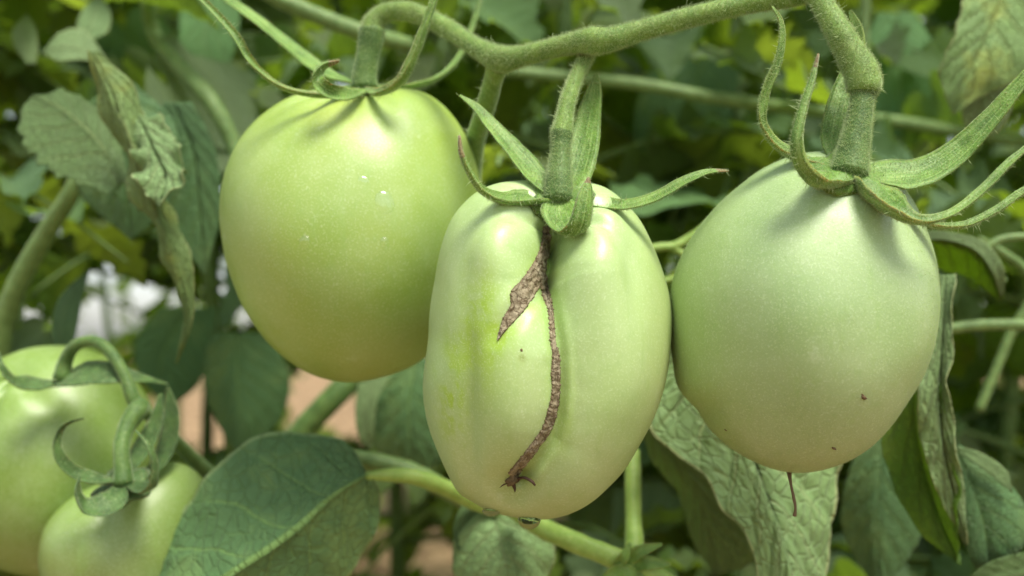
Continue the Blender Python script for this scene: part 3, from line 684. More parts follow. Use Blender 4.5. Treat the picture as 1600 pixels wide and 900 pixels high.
# ---- lower left pair of tomatoes
T4 = thing('tomato', P(85, 895, 0.30), 'blurred larger green tomato cut by the left edge, upper one of the lower left pair', 'tomato', 'two blurred green tomatoes at lower left')
def c4(d, g, th, px, py):
    n = noise.noise(Vector((px * .01, py * .01, 4))); b = lerp((.34, .47, .10), (.42, .54, .16), .5 + n)
    return lerp(b, (.40, .40, .18), .5 * ss(py, 760, 900))  # lower end toned warm, painting soil-reflected light on the fruit
el = lambda cx, cy, a, b, p=2.2: [(cx + a * math.copysign(abs(math.cos(t)) ** (2 / p), math.cos(t)), cy - b * math.copysign(abs(math.sin(t)) ** (2 / p), math.sin(t))) for t in np.linspace(0, 2 * np.pi, 25)[:-1]]
V, F, COL = body(el(85, 718, 155, 178), 85, 718, 155, 178, .300, .030, (-.15, -.55, .8), 120, 80, disp=lambda d, g, th, x, y: creases(g, th, [(3.4, .25, .002, .6), (4.5, .22, .002, .6), (5.6, .25, .002, .6)]) - .002 * math.exp(-(g / .2) ** 2), colour=c4, alb=(.50, .59, .36))
part('fruit', V, F, M_FRUIT, T4, col=COL)
for i, (c, a, b, kw) in enumerate([
 ([(85,600,.272,20),(120,588,.268,58),(170,585,.266,52),(215,590,.268,26),(262,600,.274,6)], (0,.8,.6), (0,.8,.6), dict(cup=.2)),
 ([(90,600,.272,20),(50,605,.266,50),(20,598,.262,30),(2,575,.260,16),(-6,545,.262,6)], (0,.9,.5), (.6,.6,.2), dict(cup=.5)),
]):
    sepal(T4, c, a, b, 90 + i, 0, 0, m=M_SEPAL_SHADE, thick=.12, **{k: v for k, v in kw.items()})
V, F = tube([(98, 592, .272, 30), (102, 565, .272, 22), (118, 540, .270, 19), (148, 533, .268, 18), (174, 552, .266, 18), (196, 590, .264, 19), (212, 630, .263, 22), (240, 655, .27, 19), (290, 705, .285, 22), (330, 742, .295, 24), (420, 800, .31, 26)], 60, 14)
part('pedicel', V, F, M_PEDI, T4)
T5 = thing('tomato', P(195, 960, 0.27), 'blurred smaller green tomato with curled sepals at lower left beside the big dark leaf', 'tomato', 'two blurred green tomatoes at lower left')
o5 = [(190, 745), (230, 728), (270, 722), (300, 735), (322, 765), (330, 810), (325, 870), (310, 930), (270, 975), (190, 990), (120, 960), (82, 910), (71, 865), (80, 815), (110, 780), (150, 758)]
V, F, COL = body(o5, 200, 858, 125, 128, .272, .0215, (-.1, -.45, .9), 110, 70, disp=lambda d, g, th, x, y: creases(g, th, [(3.8, .3, .0022, .7), (5.0, .25, .0022, .7), (.4, .3, .002, .6)]) - .0015 * math.exp(-(g / .2) ** 2), colour=c4, alb=(.50, .59, .36))
part('fruit', V, F, M_FRUIT, T5, col=COL)
for i, (c, a, b, kw) in enumerate([
 ([(190,752,.250,12),(150,752,.246,34),(112,738,.243,30),(90,712,.241,24),(88,684,.241,18),(102,662,.242,12),(131,653,.243,5)], (0,1,.4), (.8,-.4,.2), dict(cup=.6)),
 ([(190,756,.249,16),(176,784,.243,48),(150,796,.240,44),(128,792,.238,38),(119,770,.237,26),(124,742,.238,6)], (0,.8,.7), (.9,.2,-.2), dict(cup=.5)),
 ([(200,756,.249,14),(226,766,.244,36),(243,756,.241,36),(245,722,.240,28),(234,694,.240,20),(212,672,.241,6)], (0,1,.5), (-.9,.1,-.2), dict(cup=.6)),
 ([(200,750,.252,14),(240,735,.262,30),(262,700,.268,38),(270,650,.272,32),(262,605,.275,8)], (-.2,.5,.8), (-.4,.3,.8), dict(cup=.3)),
 ([(195,748,.253,14),(222,705,.26,38),(245,660,.265,32),(252,615,.268,8)], (-.2,.5,.8), (-.4,.3,.8), dict(cup=.3))]):
    sepal(T5, c, a, b, 100 + i, 0, 0, m=M_SEPAL_SHADE, thick=.15, **kw)
V, F = tube([(193, 756, .249, 34), (192, 735, .250, 28), (190, 700, .252, 25), (198, 668, .256, 26), (212, 645, .259, 32), (222, 632, .262, 26)], 30, 14)
part('pedicel', V, F, M_PEDI, T5)
o, V, F = dome(T5, P(192, 762, .2495), cam_vec(0, .8, .6).normalized(), .0068, .001, M_SEPAL_SHADE, 6)

# ---- water drops
def drop(px, py, hitf, r, flat, label, hang=0):
    h, n = hitf(px, py)
    V, F = [], []; nu, nv = 20, 12; u = n.orthogonal().normalized(); v = n.cross(u)
    rr = m_px(r, (h - CO).dot(AF))
    for i in range(nv + 1):
        g = math.pi * i / nv
        for j in range(nu):
            th = 2 * math.pi * j / nu
            V.append(h + (u * math.cos(th) + v * math.sin(th)) * rr * math.sin(g) * (1 + .12 * math.cos(2 * th + px)) + n * (rr * flat * math.cos(g) if g < math.pi / 2 else rr * .1 * math.cos(g)))
    for i in range(nv):
        for j in range(nu): F.append((i * nu + j, (i + 1) * nu + j, (i + 1) * nu + (j + 1) % nu, i * nu + (j + 1) % nu))
    return single('water_drop', V, F, M_WATER, h, label, 'water drop', 'water drops on the tomatoes')
drop(601, 316, hit1, 17, .28, 'largest clear droplet on the middle of the left yellow-green tomato')
drop(476, 379, hit1, 10, .3, 'small faint droplet on the lower left side of the left tomato')
drop(601, 379, hit1, 8, .3, 'tiny droplet straight below the largest droplet on the left tomato')
drop(568, 281, hit1, 8, .3, 'tiny droplet above and left of the largest droplet on the left tomato')
M_HANG, _nt, _b = mat('hanging_water', 0.0, 0.5)
_b.inputs['Transmission Weight'].default_value = 1; _b.inputs['IOR'].default_value = 1.33
def hang_drop(px, py, d, wd, hh, label):
    V, F = [], []; nu, nv = 24, 16; rr = m_px(wd, d) / 2; hz = m_px(hh, d); c = P(px, py, d)
    for i in range(nv + 1):
        g = math.pi * i / nv
        for j in range(nu):
            th = 2 * math.pi * j / nu
            V.append(c + Vector((rr * math.sin(g) * math.cos(th), rr * math.sin(g) * math.sin(th), (hz if math.cos(g) < 0 else hz * .5) * math.cos(g))))
    for i in range(nv):
        for j in range(nu): F.append((i * nu + j, (i + 1) * nu + j, (i + 1) * nu + (j + 1) % nu, i * nu + (j + 1) % nu))
    single('water_drop', V, F, M_HANG, c, label, 'water drop', 'water drops on the tomatoes')
hang_drop(827, 811, .206, 36, 16, 'clear water drop hanging from the bottom of the split tomato')
hang_drop(768, 798, .206, 30, 9, 'flat water drop clinging under the lower left edge of the split tomato')

# ------------------------------------------------------------------ leaves
def leaf_sheet(mid, upm, lom, nu=90, nv=44, quilt=.0011, ruffle=.0, nveins=7.0, seed=0, bulge=0.0, scallop=0.0):
    tr = lambda l: [tuple(P(a, b, c)) for a, b, c in l]
    Mi, Up, Lo = catmull(tr(mid), nu), catmull(tr(upm), nu), catmull(tr(lom), nu)
    V, F, UV = [], [], []
    for i in range(nu):
        u = i / (nu - 1); m = Vector(Mi[i])
        t = Vector(Mi[min(nu - 1, i + 1)] - Mi[max(0, i - 1)]).normalized()
        for j in range(nv):
            s = -1 + 2 * j / (nv - 1); a = abs(s); e = Vector(Up[i]) if s > 0 else Vector(Lo[i])
            w = e - m; nn = t.cross(w if s > 0 else -w)
            nn = nn.normalized() if nn.length > 1e-9 else Vector((0, -1, 0))
            if nn.dot(AF) > 0 and False: nn = -nn
            sc = 1 + scallop * a * a * (math.sin(u * nveins * 6.283 * 1.0 + (1.5 if s > 0 else 0)) + .6 * math.sin(u * nveins * 14 + 2)) if scallop else 1
            p = m + w * (a * sc)
            nz = noise.noise(Vector((u * 6, s * 3, seed)))
            ph = u * nveins - a ** .8 * nveins * .28 + (.45 if s > 0 else 0) + .15 * nz
            fr = abs((ph % 1) - .5)
            env = math.sin(min(1, a * 5) * math.pi / 2) * (0.35 + .65 * min(1, w.length / .015))
            q = quilt * .6 * env * (min(fr * 4, 1) ** .7 + 0.35 * noise.noise(Vector((u * 26, s * 15, seed)))) - quilt * .8 * math.exp(-(a / .05) ** 2)
            q += ruffle * a * a * (noise.noise(Vector((u * 9, seed * 3.3 + (5 if s > 0 else 0), .4))) * 2)
            q += bulge * math.sin(a * math.pi) * w.length
            V.append(p + nn * q); UV.append((u, .5 + s / 2))
    for i in range(nu - 1):
        for j in range(nv - 1): F.append((i * nv + j, i * nv + j + 1, (i + 1) * nv + j + 1, (i + 1) * nv + j))
    f0 = F[len(F) // 2]; n = (V[f0[1]] - V[f0[0]]).cross(V[f0[2]] - V[f0[0]])
    return V, F, UV
def orient(V, F, toward):
    s = 0
    for f in F[::7]:
        n = (V[f[1]] - V[f[0]]).cross(V[f[2]] - V[f[0]]); s += n.dot(toward)
    return F if s > 0 else [tuple(reversed(f)) for f in F]
def big_leaf(label, m, leaflets, stalks=(), loc=None, smat=None, face=None, group='tomato leaves close behind the fruit', solid=True, name='tomato_leaf'):
    a0 = leaflets[0]['mid'][0]
    t = thing(name, loc or P(*a0), label, 'leaf', group)
    for s in stalks:
        V, F = tube(s, 40, 12); part('stalk', V, F, smat or M_BSTEM, t)
    for k in leaflets:
        mm = k.pop('mat', m); fc = k.pop('face', (0, .3, 1)); mid = k['mid']
        V, F, UV = leaf_sheet(k.pop('mid'), k.pop('up'), k.pop('lo'), **k); F = orient(V, F, cam_vec(*fc))
        o = part('leaflet', V, F, mm, t, uv=UV)
        if solid:
            sm = o.modifiers.new('thickness', 'SOLIDIFY'); sm.thickness = .00022; sm.offset = -1
    return t

big_leaf('large dark green leaf with a pale midrib, lower left of the split tomato', M_L_BIG, [dict(
  mid=[(575,742,.262),(520,775,.256),(455,832,.250),(370,890,.246),(290,940,.244),(180,1000,.242)],
  up=[(572,738,.262),(545,695,.268),(495,668,.272),(430,672,.272),(365,702,.268),(318,742,.264),(290,790,.262),(246,845,.260),(214,890,.257),(180,1000,.242)],
  lo=[(578,745,.262),(598,775,.262),(600,810,.262),(582,850,.262),(560,890,.262),(520,930,.262),(450,975,.258),(350,1010,.252),(260,1010,.248),(180,1000,.242)],
  nu=130, nv=60, quilt=.0012, ruffle=.0022, nveins=6, seed=1, bulge=.025)],
  [[(572,744,.2625,13),(610,742,.262,22),(650,746,.263,25),(700,764,.268,27),(745,785,.275,28),(800,800,.28,28)]], smat=M_LSTEM)
big_leaf('small rounded dull green leaf directly under the split tomato', M_L_PALE, [dict(
  mid=[(760,770,.285),(775,820,.275),(790,880,.270),(800,960,.27)],
  lo=[(755,772,.285),(722,800,.28),(708,850,.278),(712,900,.276),(800,960,.27)],
  up=[(765,770,.285),(830,800,.28),(862,848,.279),(858,900,.276),(800,960,.27)], nu=60, nv=34, quilt=.0012, ruffle=.001, seed=2, bulge=.1),
  dict(mid=[(745,772,.283),(738,800,.278),(728,830,.277),(715,860,.276)], up=[(745,772,.283),(790,795,.279),(770,825,.277),(715,860,.276)], lo=[(740,772,.283),(716,800,.279),(708,830,.278),(715,860,.276)], mat=M_L_DARK, nu=30, nv=20, seed=3)])
big_leaf('large pale quilted leaf hanging behind between the split tomato and the right tomato', M_L_PALE, [dict(
  mid=[(1080,500,.262),(1120,590,.258),(1168,690,.253),(1200,770,.250),(1225,840,.248),(1245,920,.247),(1262,1010,.25)],
  lo=[(1060,500,.262),(1040,580,.262),(1014,665,.258),(1058,712,.255),(1100,742,.252),(1126,795,.250),(1160,826,.250),(1180,875,.250),(1195,950,.25),(1262,1010,.25)],
  up=[(1110,500,.262),(1200,560,.264),(1270,640,.264),(1316,700,.264),(1309,760,.263),(1298,820,.262),(1288,890,.262),(1285,950,.26),(1262,1010,.25)],
  nu=170, nv=90, quilt=.0017, ruffle=.0008, nveins=8, seed=4, bulge=-.05)])
big_leaf('dull leaf with drooping edge, just left of and behind the pale quilted leaf', M_L_GREEN, [dict(
  mid=[(1000,640,.285),(1040,700,.283),(1085,760,.282),(1110,840,.284),(1120,900,.286)],
  lo=[(995,645,.285),(1020,720,.29),(1060,770,.29),(1085,850,.29),(1120,900,.286)],
  up=[(1005,640,.285),(1080,690,.28),(1130,780,.28),(1180,870,.28),(1120,900,.286)], nu=50, nv=26, seed=5)])
big_leaf('long folded yellowish green leaf hanging along the lower right of the right tomato', M_L_TRANS, [
  dict(mid=[(1452,440,.262),(1440,520,.264),(1425,610,.262),(1435,700,.260),(1465,800,.258),(1500,880,.257)],
       lo=[(1448,440,.262),(1425,520,.268),(1392,610,.270),(1378,680,.268),(1400,760,.264),(1440,840,.260),(1500,880,.257)],
       up=[(1470,440,.260),(1480,520,.254),(1484,610,.250),(1488,700,.248),(1500,790,.249),(1500,880,.257)], nu=90, nv=40, quilt=.0013, ruffle=.002, seed=6),
  dict(mid=[(1478,430,.256),(1474,520,.252),(1470,610,.250),(1474,690,.249),(1492,780,.250),(1508,850,.252)],
       lo=[(1462,430,.258),(1452,500,.254),(1432,590,.251),(1438,680,.250),(1462,760,.251),(1506,850,.252)],
       up=[(1490,430,.256),(1488,520,.250),(1484,610,.247),(1494,690,.247),(1508,780,.249),(1510,850,.252)], mat=M_L_PALE, nu=110, nv=34, quilt=.0013, ruffle=.002, nveins=11, seed=7)])
big_leaf('broad bluish green leaf behind the lower right side of the right tomato', M_L_DARK, [dict(
  mid=[(1385,660,.31),(1375,740,.305),(1370,820,.303),(1375,930,.305)],
  lo=[(1370,660,.31),(1325,740,.31),(1318,830,.312),(1375,930,.305)],
  up=[(1400,660,.31),(1425,740,.305),(1440,830,.305),(1375,930,.305)], nu=50, nv=30, seed=8, yellow=0) if False else dict(
  mid=[(1385,660,.31),(1375,740,.305),(1370,820,.303),(1375,930,.305)],
  lo=[(1370,660,.31),(1325,740,.31),(1318,830,.312),(1375,930,.305)],
  up=[(1400,660,.31),(1425,740,.305),(1440,830,.305),(1375,930,.305)], nu=50, nv=30, seed=8)])
big_leaf('dark leaf with a pale midrib and curled rim at the lower right edge', M_L_DARK, [dict(
  mid=[(1492,700,.272),(1515,750,.268),(1535,810,.266),(1545,870,.266),(1548,900,.27)],
  lo=[(1488,705,.272),(1492,760,.270),(1500,820,.268),(1520,880,.267),(1548,900,.27)],
  up=[(1500,695,.272),(1560,740,.270),(1600,790,.268),(1600,850,.266),(1548,900,.27)], nu=60, nv=34, quilt=.0008, seed=9, bulge=.15),
  dict(mid=[(1490,700,.270),(1525,715,.266),(1565,745,.264),(1582,770,.263)], up=[(1490,698,.270),(1530,706,.266),(1572,735,.264),(1582,770,.263)], lo=[(1490,706,.270),(1520,722,.266),(1560,752,.264),(1582,770,.263)], mat=M_L_PALE, nu=30, nv=10, seed=3)])
big_leaf('blue green leaf tip at the bottom right corner', M_L_GREEN, [dict(
  mid=[(1650,890,.262),(1600,895,.26),(1550,905,.26),(1500,915,.262)], up=[(1650,860,.262),(1600,864,.26),(1545,880,.26),(1500,915,.262)], lo=[(1650,940,.262),(1600,950,.26),(1550,945,.26),(1500,915,.262)], nu=30, nv=20, seed=10)])
big_leaf('arched leaf with a bright rim beside the right shoulder of the right tomato', M_L_GREEN, [dict(
  mid=[(1430,372,.270),(1480,372,.266),(1525,388,.264),(1555,425,.264),(1566,470,.268)],
  up=[(1430,362,.270),(1485,364,.268),(1535,378,.266),(1566,415,.266),(1568,470,.268)],
  lo=[(1430,395,.280),(1470,420,.285),(1510,430,.280),(1540,450,.272),(1560,472,.268)], mat=M_L_TRANS, nu=50, nv=26, seed=11),
  dict(mid=[(1430,368,.268),(1480,368,.264),(1530,384,.262),(1558,420,.262),(1566,462,.266)], up=[(1430,362,.268),(1482,362,.264),(1538,378,.262),(1568,418,.262),(1568,462,.266)], lo=[(1430,376,.268),(1480,376,.264),(1524,392,.262),(1550,425,.262),(1563,462,.266)], mat=M_L_PALE, nu=40, nv=12, seed=12, quilt=.0005)],
  [[(1568,440,.30,12),(1540,395,.30,11),(1560,375,.30,12),(1620,368,.30,12)]])
big_leaf('drooping leaf with a yellow tip in the top right corner', M_L_YELLOW, [dict(
  mid=[(1580,-60,.30),(1560,10,.296),(1530,80,.292),(1500,140,.292),(1488,178,.294)],
  lo=[(1530,-60,.30),(1508,-10,.296),(1488,60,.292),(1468,110,.292),(1480,160,.293),(1488,178,.294)],
  up=[(1660,-60,.30),(1650,30,.296),(1620,100,.292),(1560,140,.293),(1510,160,.294),(1488,178,.294)], nu=60, nv=36, seed=13, ruffle=.001, scallop=.03)])
big_leaf('small pale leaf below the yellow tipped leaf at upper right', M_L_PALE, [dict(
  mid=[(1560,90,.305),(1540,130,.303),(1525,180,.303),(1520,222,.305)], lo=[(1545,90,.305),(1512,120,.303),(1503,180,.303),(1520,222,.305)], up=[(1575,90,.305),(1585,140,.303),(1565,200,.303),(1520,222,.305)], nu=34, nv=22, seed=14)])
# left side
big_leaf('pale scalloped leaf at the left edge, above the diagonal stalk', M_L_GREEN, [dict(
  mid=[(185,290,0.2888),(165,235,0.2906),(130,195,0.2950),(90,165,0.3008),(48,150,0.3062)],
  lo=[(175,300,0.2822),(120,285,0.2846),(70,262,0.2883),(38,225,0.2942),(30,185,0.3006),(48,150,0.3062)],
  up=[(195,285,0.2846),(190,230,0.2934),(170,190,0.2978),(130,155,0.3034),(90,138,0.3071),(48,150,0.3062)], nu=60, nv=36, seed=15, ruffle=.001, scallop=.05, quilt=.0007)])
big_leaf('broad dark bluish leaf behind the crinkled leaf at left', M_L_DARK, [dict(
  mid=[(190,130,0.320),(190,200,0.315),(195,280,0.312),(205,375,0.315)], lo=[(170,130,0.320),(115,200,0.320),(125,300,0.316),(205,375,0.315)], up=[(210,130,0.320),(275,200,0.320),(262,320,0.316),(205,375,0.315)], nu=50, nv=30, seed=16),
  dict(mid=[(270,160,0.330),(300,230,0.330),(310,310,0.330),(320,430,0.330)], lo=[(255,160,0.330),(250,240,0.330),(262,340,0.330),(320,430,0.330)], up=[(300,160,0.330),(335,230,0.330),(345,330,0.330),(320,430,0.330)], nu=50, nv=30, seed=17)])
big_leaf('long crinkled leaf with rolled edges hanging down at left', M_L_YELLOW, [
  dict(mid=[(145,82,0.275),(172,140,0.273),(196,200,0.271),(222,270,0.270),(250,350,0.271),(282,440,0.273),(292,500,0.275),(275,568,0.277)],
       lo=[(140,80,0.275),(152,145,0.277),(175,200,0.278),(205,280,0.277),(238,360,0.275),(268,440,0.275),(284,500,0.275),(273,568,0.277)],
       up=[(155,80,0.275),(205,130,0.277),(218,165,0.278),(232,240,0.279),(270,345,0.277),(300,440,0.275),(302,500,0.275),(276,568,0.277)], nu=110, nv=30, quilt=.0012, ruffle=.002, nveins=10, seed=18),
  dict(mid=[(200,165,0.2806),(222,195,0.2740),(240,235,0.2682),(258,275,0.2634),(250,322,0.2598)],
       lo=[(198,165,0.2806),(202,200,0.2754),(212,240,0.2696),(222,290,0.2636),(246,322,0.2598)],
       up=[(204,165,0.2806),(250,190,0.2756),(276,225,0.2704),(290,290,0.2626),(254,322,0.2598)], mat=M_L_PALE, nu=90, nv=36, quilt=.0022, ruffle=.003, nveins=7, seed=19, scallop=.06)])
big_leaf('narrow dark upright leaf behind the lower left tomatoes', M_L_DARK, [dict(
  mid=[(98,575,.33),(95,520,.33),(108,465,.332),(140,418,.335)], lo=[(92,575,.33),(80,520,.33),(92,465,.332),(140,418,.335)], up=[(104,575,.33),(118,520,.33),(128,465,.332),(140,418,.335)], nu=30, nv=16, seed=20)])
big_leaf('shaded dark green leaf between the lower left tomatoes and the left tomato', M_L_DARK, [dict(
  mid=[(370,520,.42),(370,590,.415),(375,650,.413),(372,708,.415)], lo=[(330,520,.42),(318,590,.42),(340,660,.42),(372,708,.415)], up=[(420,520,.42),(452,590,.42),(435,660,.42),(372,708,.415)], nu=40, nv=26, seed=21),
  dict(mid=[(300,480,.44),(270,520,.44),(250,570,.44),(262,640,.44)], lo=[(250,480,.44),(215,530,.44),(215,580,.44),(262,640,.44)], up=[(340,480,.44),(330,540,.44),(310,600,.44),(262,640,.44)], nu=40, nv=24, seed=22)])
big_leaf('pale rimmed dark leaf below the gap between the left and split tomatoes', M_L_DARK, [dict(
  mid=[(650,560,.36),(640,620,.355),(640,680,.355),(650,745,.36)], lo=[(600,560,.36),(572,610,.36),(580,690,.36),(650,745,.36)], up=[(700,560,.36),(720,620,.36),(705,700,.36),(650,745,.36)], nu=40, nv=26, seed=23),
  dict(mid=[(590,590,.352),(574,630,.350),(570,670,.350),(580,705,.352)], lo=[(560,600,.352),(555,640,.35),(560,680,.35),(580,705,.352)], up=[(612,585,.352),(590,625,.35),(584,670,.35),(580,705,.352)], mat=M_L_PALE, nu=30, nv=16, seed=24)])

big_leaf('bright pale curled leaflets at the top left, above the crinkled leaf', M_L_PALE, [dict(
  mid=[(165,95,0.3533),(125,75,0.3513),(95,72,0.3497),(66,80,0.3505)], up=[(165,88,0.3543),(130,45,0.3567),(95,48,0.3553),(66,80,0.3505)], lo=[(165,100,0.3525),(130,92,0.3487),(90,94,0.3464),(66,80,0.3505)], nu=30, nv=18, seed=31),
  dict(mid=[(120,70,0.3670),(138,45,0.3687),(150,20,0.3725),(155,-10,0.3790)], up=[(125,70,0.3670),(165,50,0.3680),(172,20,0.3725),(155,-10,0.3790)], lo=[(115,70,0.3670),(118,45,0.3687),(128,15,0.3732),(155,-10,0.3790)], nu=30, nv=18, seed=32),
  dict(mid=[(50,100,0.3725),(38,70,0.3750),(34,45,0.3787),(42,20,0.3845)], up=[(55,100,0.3725),(58,70,0.3750),(55,45,0.3787),(42,20,0.3845)], lo=[(42,100,0.3725),(22,70,0.3750),(20,45,0.3787),(42,20,0.3845)], nu=30, nv=18, seed=33)])
big_leaf('tall dark leaf hanging between the top left stalk and the left tomato', M_L_GREEN, [dict(
  mid=[(330,-60,.44),(325,10,.435),(318,80,.433),(322,170,.435)], up=[(360,-60,.44),(375,20,.436),(360,100,.434),(322,170,.435)], lo=[(300,-60,.44),(282,10,.436),(285,90,.434),(322,170,.435)], nu=40, nv=22, seed=34)])
big_leaf('broad shaded leaf behind the truss between the split and right tomatoes', M_L_DARK, [dict(
  mid=[(1120,60,.5),(1080,140,.49),(1050,220,.49),(1040,310,.5)], up=[(1160,60,.5),(1150,150,.49),(1120,240,.49),(1040,310,.5)], lo=[(1090,60,.5),(1010,120,.49),(990,220,.49),(1040,310,.5)], nu=40, nv=24, seed=35)])
big_leaf('broad green leaf behind the pedicel of the right tomato', M_L_GREEN, [dict(
  mid=[(1400,20,.46),(1405,100,.455),(1410,170,.455),(1425,250,.46)], up=[(1430,20,.46),(1470,100,.455),(1470,180,.455),(1425,250,.46)], lo=[(1370,20,.46),(1345,100,.455),(1355,190,.455),(1425,250,.46)], nu=40, nv=24, seed=36)])
def stalk(label, ctrl, m=M_BSTEM, extra=None, hair=0):
    t = thing('leaf_stalk', P(*ctrl[0][:3]), label, 'plant stem', 'stalks in the leaves behind the tomatoes')
    V, F = tube(ctrl, 50, 14, .05); o = part('stalk', V, F, m, t)
    if hair: hairs(o, V, F, hair, hair // 40, int(ctrl[0][0]) + 3)
    for e in (extra or []):
        V, F = tube(e, 30, 12, .05); part('side_stalk', V, F, m, t)
    return t
stalk('thick green stalk slanting up at the left edge below the scalloped leaf', [(-10,600,.36,34),(8,500,.355,32),(35,430,.35,32),(75,360,.345,30),(112,300,.34,27),(135,240,.34,22)])
stalk('dark thick stalk crossing the bare soil below the left tomato', [(430,730,.40,40),(480,665,.40,40),(530,612,.40,38),(590,550,.41,36),(640,480,.42,34)], M_PEDI)
stalk('dull stalk running behind the bright stalk of the large dark leaf', [(540,715,.30,30),(600,725,.30,30),(660,745,.30,30),(730,785,.30,30),(800,820,.30,30)])
n_ = stalk('bright green stalk with a leafy node below the split tomato', [(800,795,.27,28),(850,826,.262,32),(900,848,.256,33),(960,872,.252,34),(1000,888,.250,38),(1060,925,.25,36)], M_LSTEM)
V, F = tube([(988,705,.275,24),(989,760,.268,26),(990,820,.262,27),(992,865,.256,34)], 30, 12); part('side_stalk', V, F, M_LSTEM, n_)
for i, (a, b, c, wd) in enumerate([((975,880),(1000,862),(1035,850),22),((985,885),(1012,880),(1048,882),26),((960,890),(975,870),(985,848),18),((940,905),(975,892),(1010,900),24)]):
    V, F = sweep_leafy([(*a, .248, 8), ((a[0]+b[0])/2, (a[1]+b[1])/2, .247, wd), (*b, .246, wd), (*c, .247, 5)], (0,.5,1), (0,.5,1), n=20, thick=.15, cup=.5); part('young_leaf', V, F, M_SEPAL, n_)
stalk('dark horizontal stalk at the right edge behind the folded leaf', [(1470,515,.31,16),(1530,508,.31,18),(1600,508,.31,18),(1660,515,.31,18)])
stalk('thin pale forked stalk between the split tomato and the right tomato', [(1000,392,.30,13),(1030,386,.30,13),(1055,384,.30,14),(1085,366,.30,12),(1110,345,.30,10)], M_LSTEM, [[(1050,386,.30,12),(1070,400,.30,11),(1090,430,.30,10)],[(1000,440,.30,9),(1040,438,.30,9),(1070,430,.30,9)]])
stalk('pale blurred stalk slanting behind the left tomato stem at the top', [(400,-20,.34,24),(450,5,.34,26),(510,30,.34,26),(570,52,.34,26),(640,70,.35,24)])
stalk('long blurred stalk crossing behind the truss to the right', [(780,110,.40,18),(900,122,.40,20),(1000,132,.40,20),(1100,150,.40,20),(1240,170,.41,20),(1400,190,.42,20),(1560,215,.43,20),(1720,235,.44,20)])
stalk('blurred stalk curving down in the top left leaves', [(225,-20,.40,22),(240,50,.40,22),(275,100,.39,26),(330,160,.38,28),(365,230,.38,24),(372,300,.38,18)])
stalk('upright blurred stalk left of the yellow tipped leaf', [(1352,-20,.42,16),(1350,60,.42,16),(1352,140,.42,16),(1350,230,.43,16)])
stalk('slanting blurred stalks at the right edge below the arched leaf', [(1640,480,.33,14),(1600,420,.33,14),(1560,390,.33,12),(1530,372,.33,8)], M_BSTEM, [[(1530,640,.36,14),(1555,580,.36,14),(1580,520,.36,13),(1610,470,.36,12)]])

# ------------------------------------------------------------------ ground
G = 40; V, F = [], []
xs = sorted(set([-60, -30, -15, -8] + [round(x * .16 - 4, 3) for x in range(51)] + [8, 15, 30, 60])); ys = sorted(set([-40, -15, -5] + [round(y * .16 - 1, 3) for y in range(64)] + [14, 25, 60, 150]))
for y in ys:
    for x in xs: V.append((x, y, .018 * noise.noise(Vector((x * 3, y * 3, 0))) + .012 * noise.noise(Vector((x * 9, y * 9, 4)))))
nx_ = len(xs)
for i in range(len(ys) - 1):
    for j in range(nx_ - 1): F.append((i * nx_ + j, i * nx_ + j + 1, (i + 1) * nx_ + j + 1, (i + 1) * nx_ + j))
me = mesh('ground', V, F, M_SOIL); g_ = bpy.data.objects.new('ground', me); C.objects.link(g_); g_['kind'] = 'structure'

# ------------------------------------------------------------------ background plants
def leaflet_mesh(seed, m):
    r = random.Random(seed); nu, nv = 26, 9; L, W = 1.0, .60 + .14 * r.random()
    droop, fold, curl, tw = r.uniform(.1, .5), r.uniform(.05, .35), r.uniform(-.35, .4), r.uniform(-.4, .4)
    V, F, UV = [], [], []
    lob = r.uniform(.35, .65); nl = r.choice([3, 4, 5]); ph = r.random() * 6
    for i in range(nu):
        u = i / (nu - 1)
        w = W / 2 * (math.sin(math.pi * min(1, u ** .72)) ** .8 if 0 < u < 1 else .02)
        for j in range(nv):
            s = -1 + 2 * j / (nv - 1); a = abs(s)
            ww = w * (1 + lob * (abs(math.sin(u * math.pi * nl + ph + (.4 if s > 0 else 0))) - .5) * a)
            x = u * L + a * .10 * ww; y = s * ww
            z = -droop * u * u + fold * a * ww * 1.6 - curl * a * a * ww * 1.5 + .035 * noise.noise(Vector((u * 5, s * 3, seed))) * (1 + a) + .035 * math.sin(u * 22 + ph) * a * a + .018 * math.cos(u * nl * 6.28 * 1.6 - a * 5)
            y2 = y * math.cos(tw * u) - z * math.sin(tw * u) * .3
            V.append((x, y2, z + y * math.sin(tw * u))); UV.append((u, .5 + s / 2))
    for i in range(nu - 1):
        for j in range(nv - 1): F.append((i * nv + j, i * nv + j + 1, (i + 1) * nv + j + 1, (i + 1) * nv + j))
    return mesh('leaflet', V, F, m, uv=UV)
LEAFLETS = [leaflet_mesh(s, M_BG[s % 3]) for s in range(9)]
def rachis(seed):
    r = random.Random(seed); bend = r.uniform(.2, .7)
    pts = [(x, .02 * math.sin(x * 5 + seed), .12 * x - bend * x * x * .7) for x in (0, .25, .5, .75, 1)]
    rows = [(*p, .012 * (1.15 - .7 * i / 4)) for i, p in enumerate(pts)]
    V, F = tube(rows, 12, 6, .03, pix=False); me = mesh('leaf_stalk', V, F, M_BSTEM)
    cr = catmull(rows, 41); slots = []
    for t in (.35, .55, .78):
        p = cr[int(t * 40)]
        for sd in (-1, 1): slots.append((Vector(p[:3]), sd * (1.0 + r.uniform(-.2, .3)), r.uniform(.26, .36), r.uniform(-.5, .5)))
    slots.append((Vector(cr[40][:3]), r.uniform(-.2, .2), .42, r.uniform(-.3, .3)))
    return me, slots
RACHIS = [rachis(s) for s in range(4)]
SKY = [(165,425,13,22),(160,495,16,36),(236,470,20,9),(272,488,10,10),(338,438,14,20),(332,320,10,26),(40,288,9,10),(42,485,10,18)]
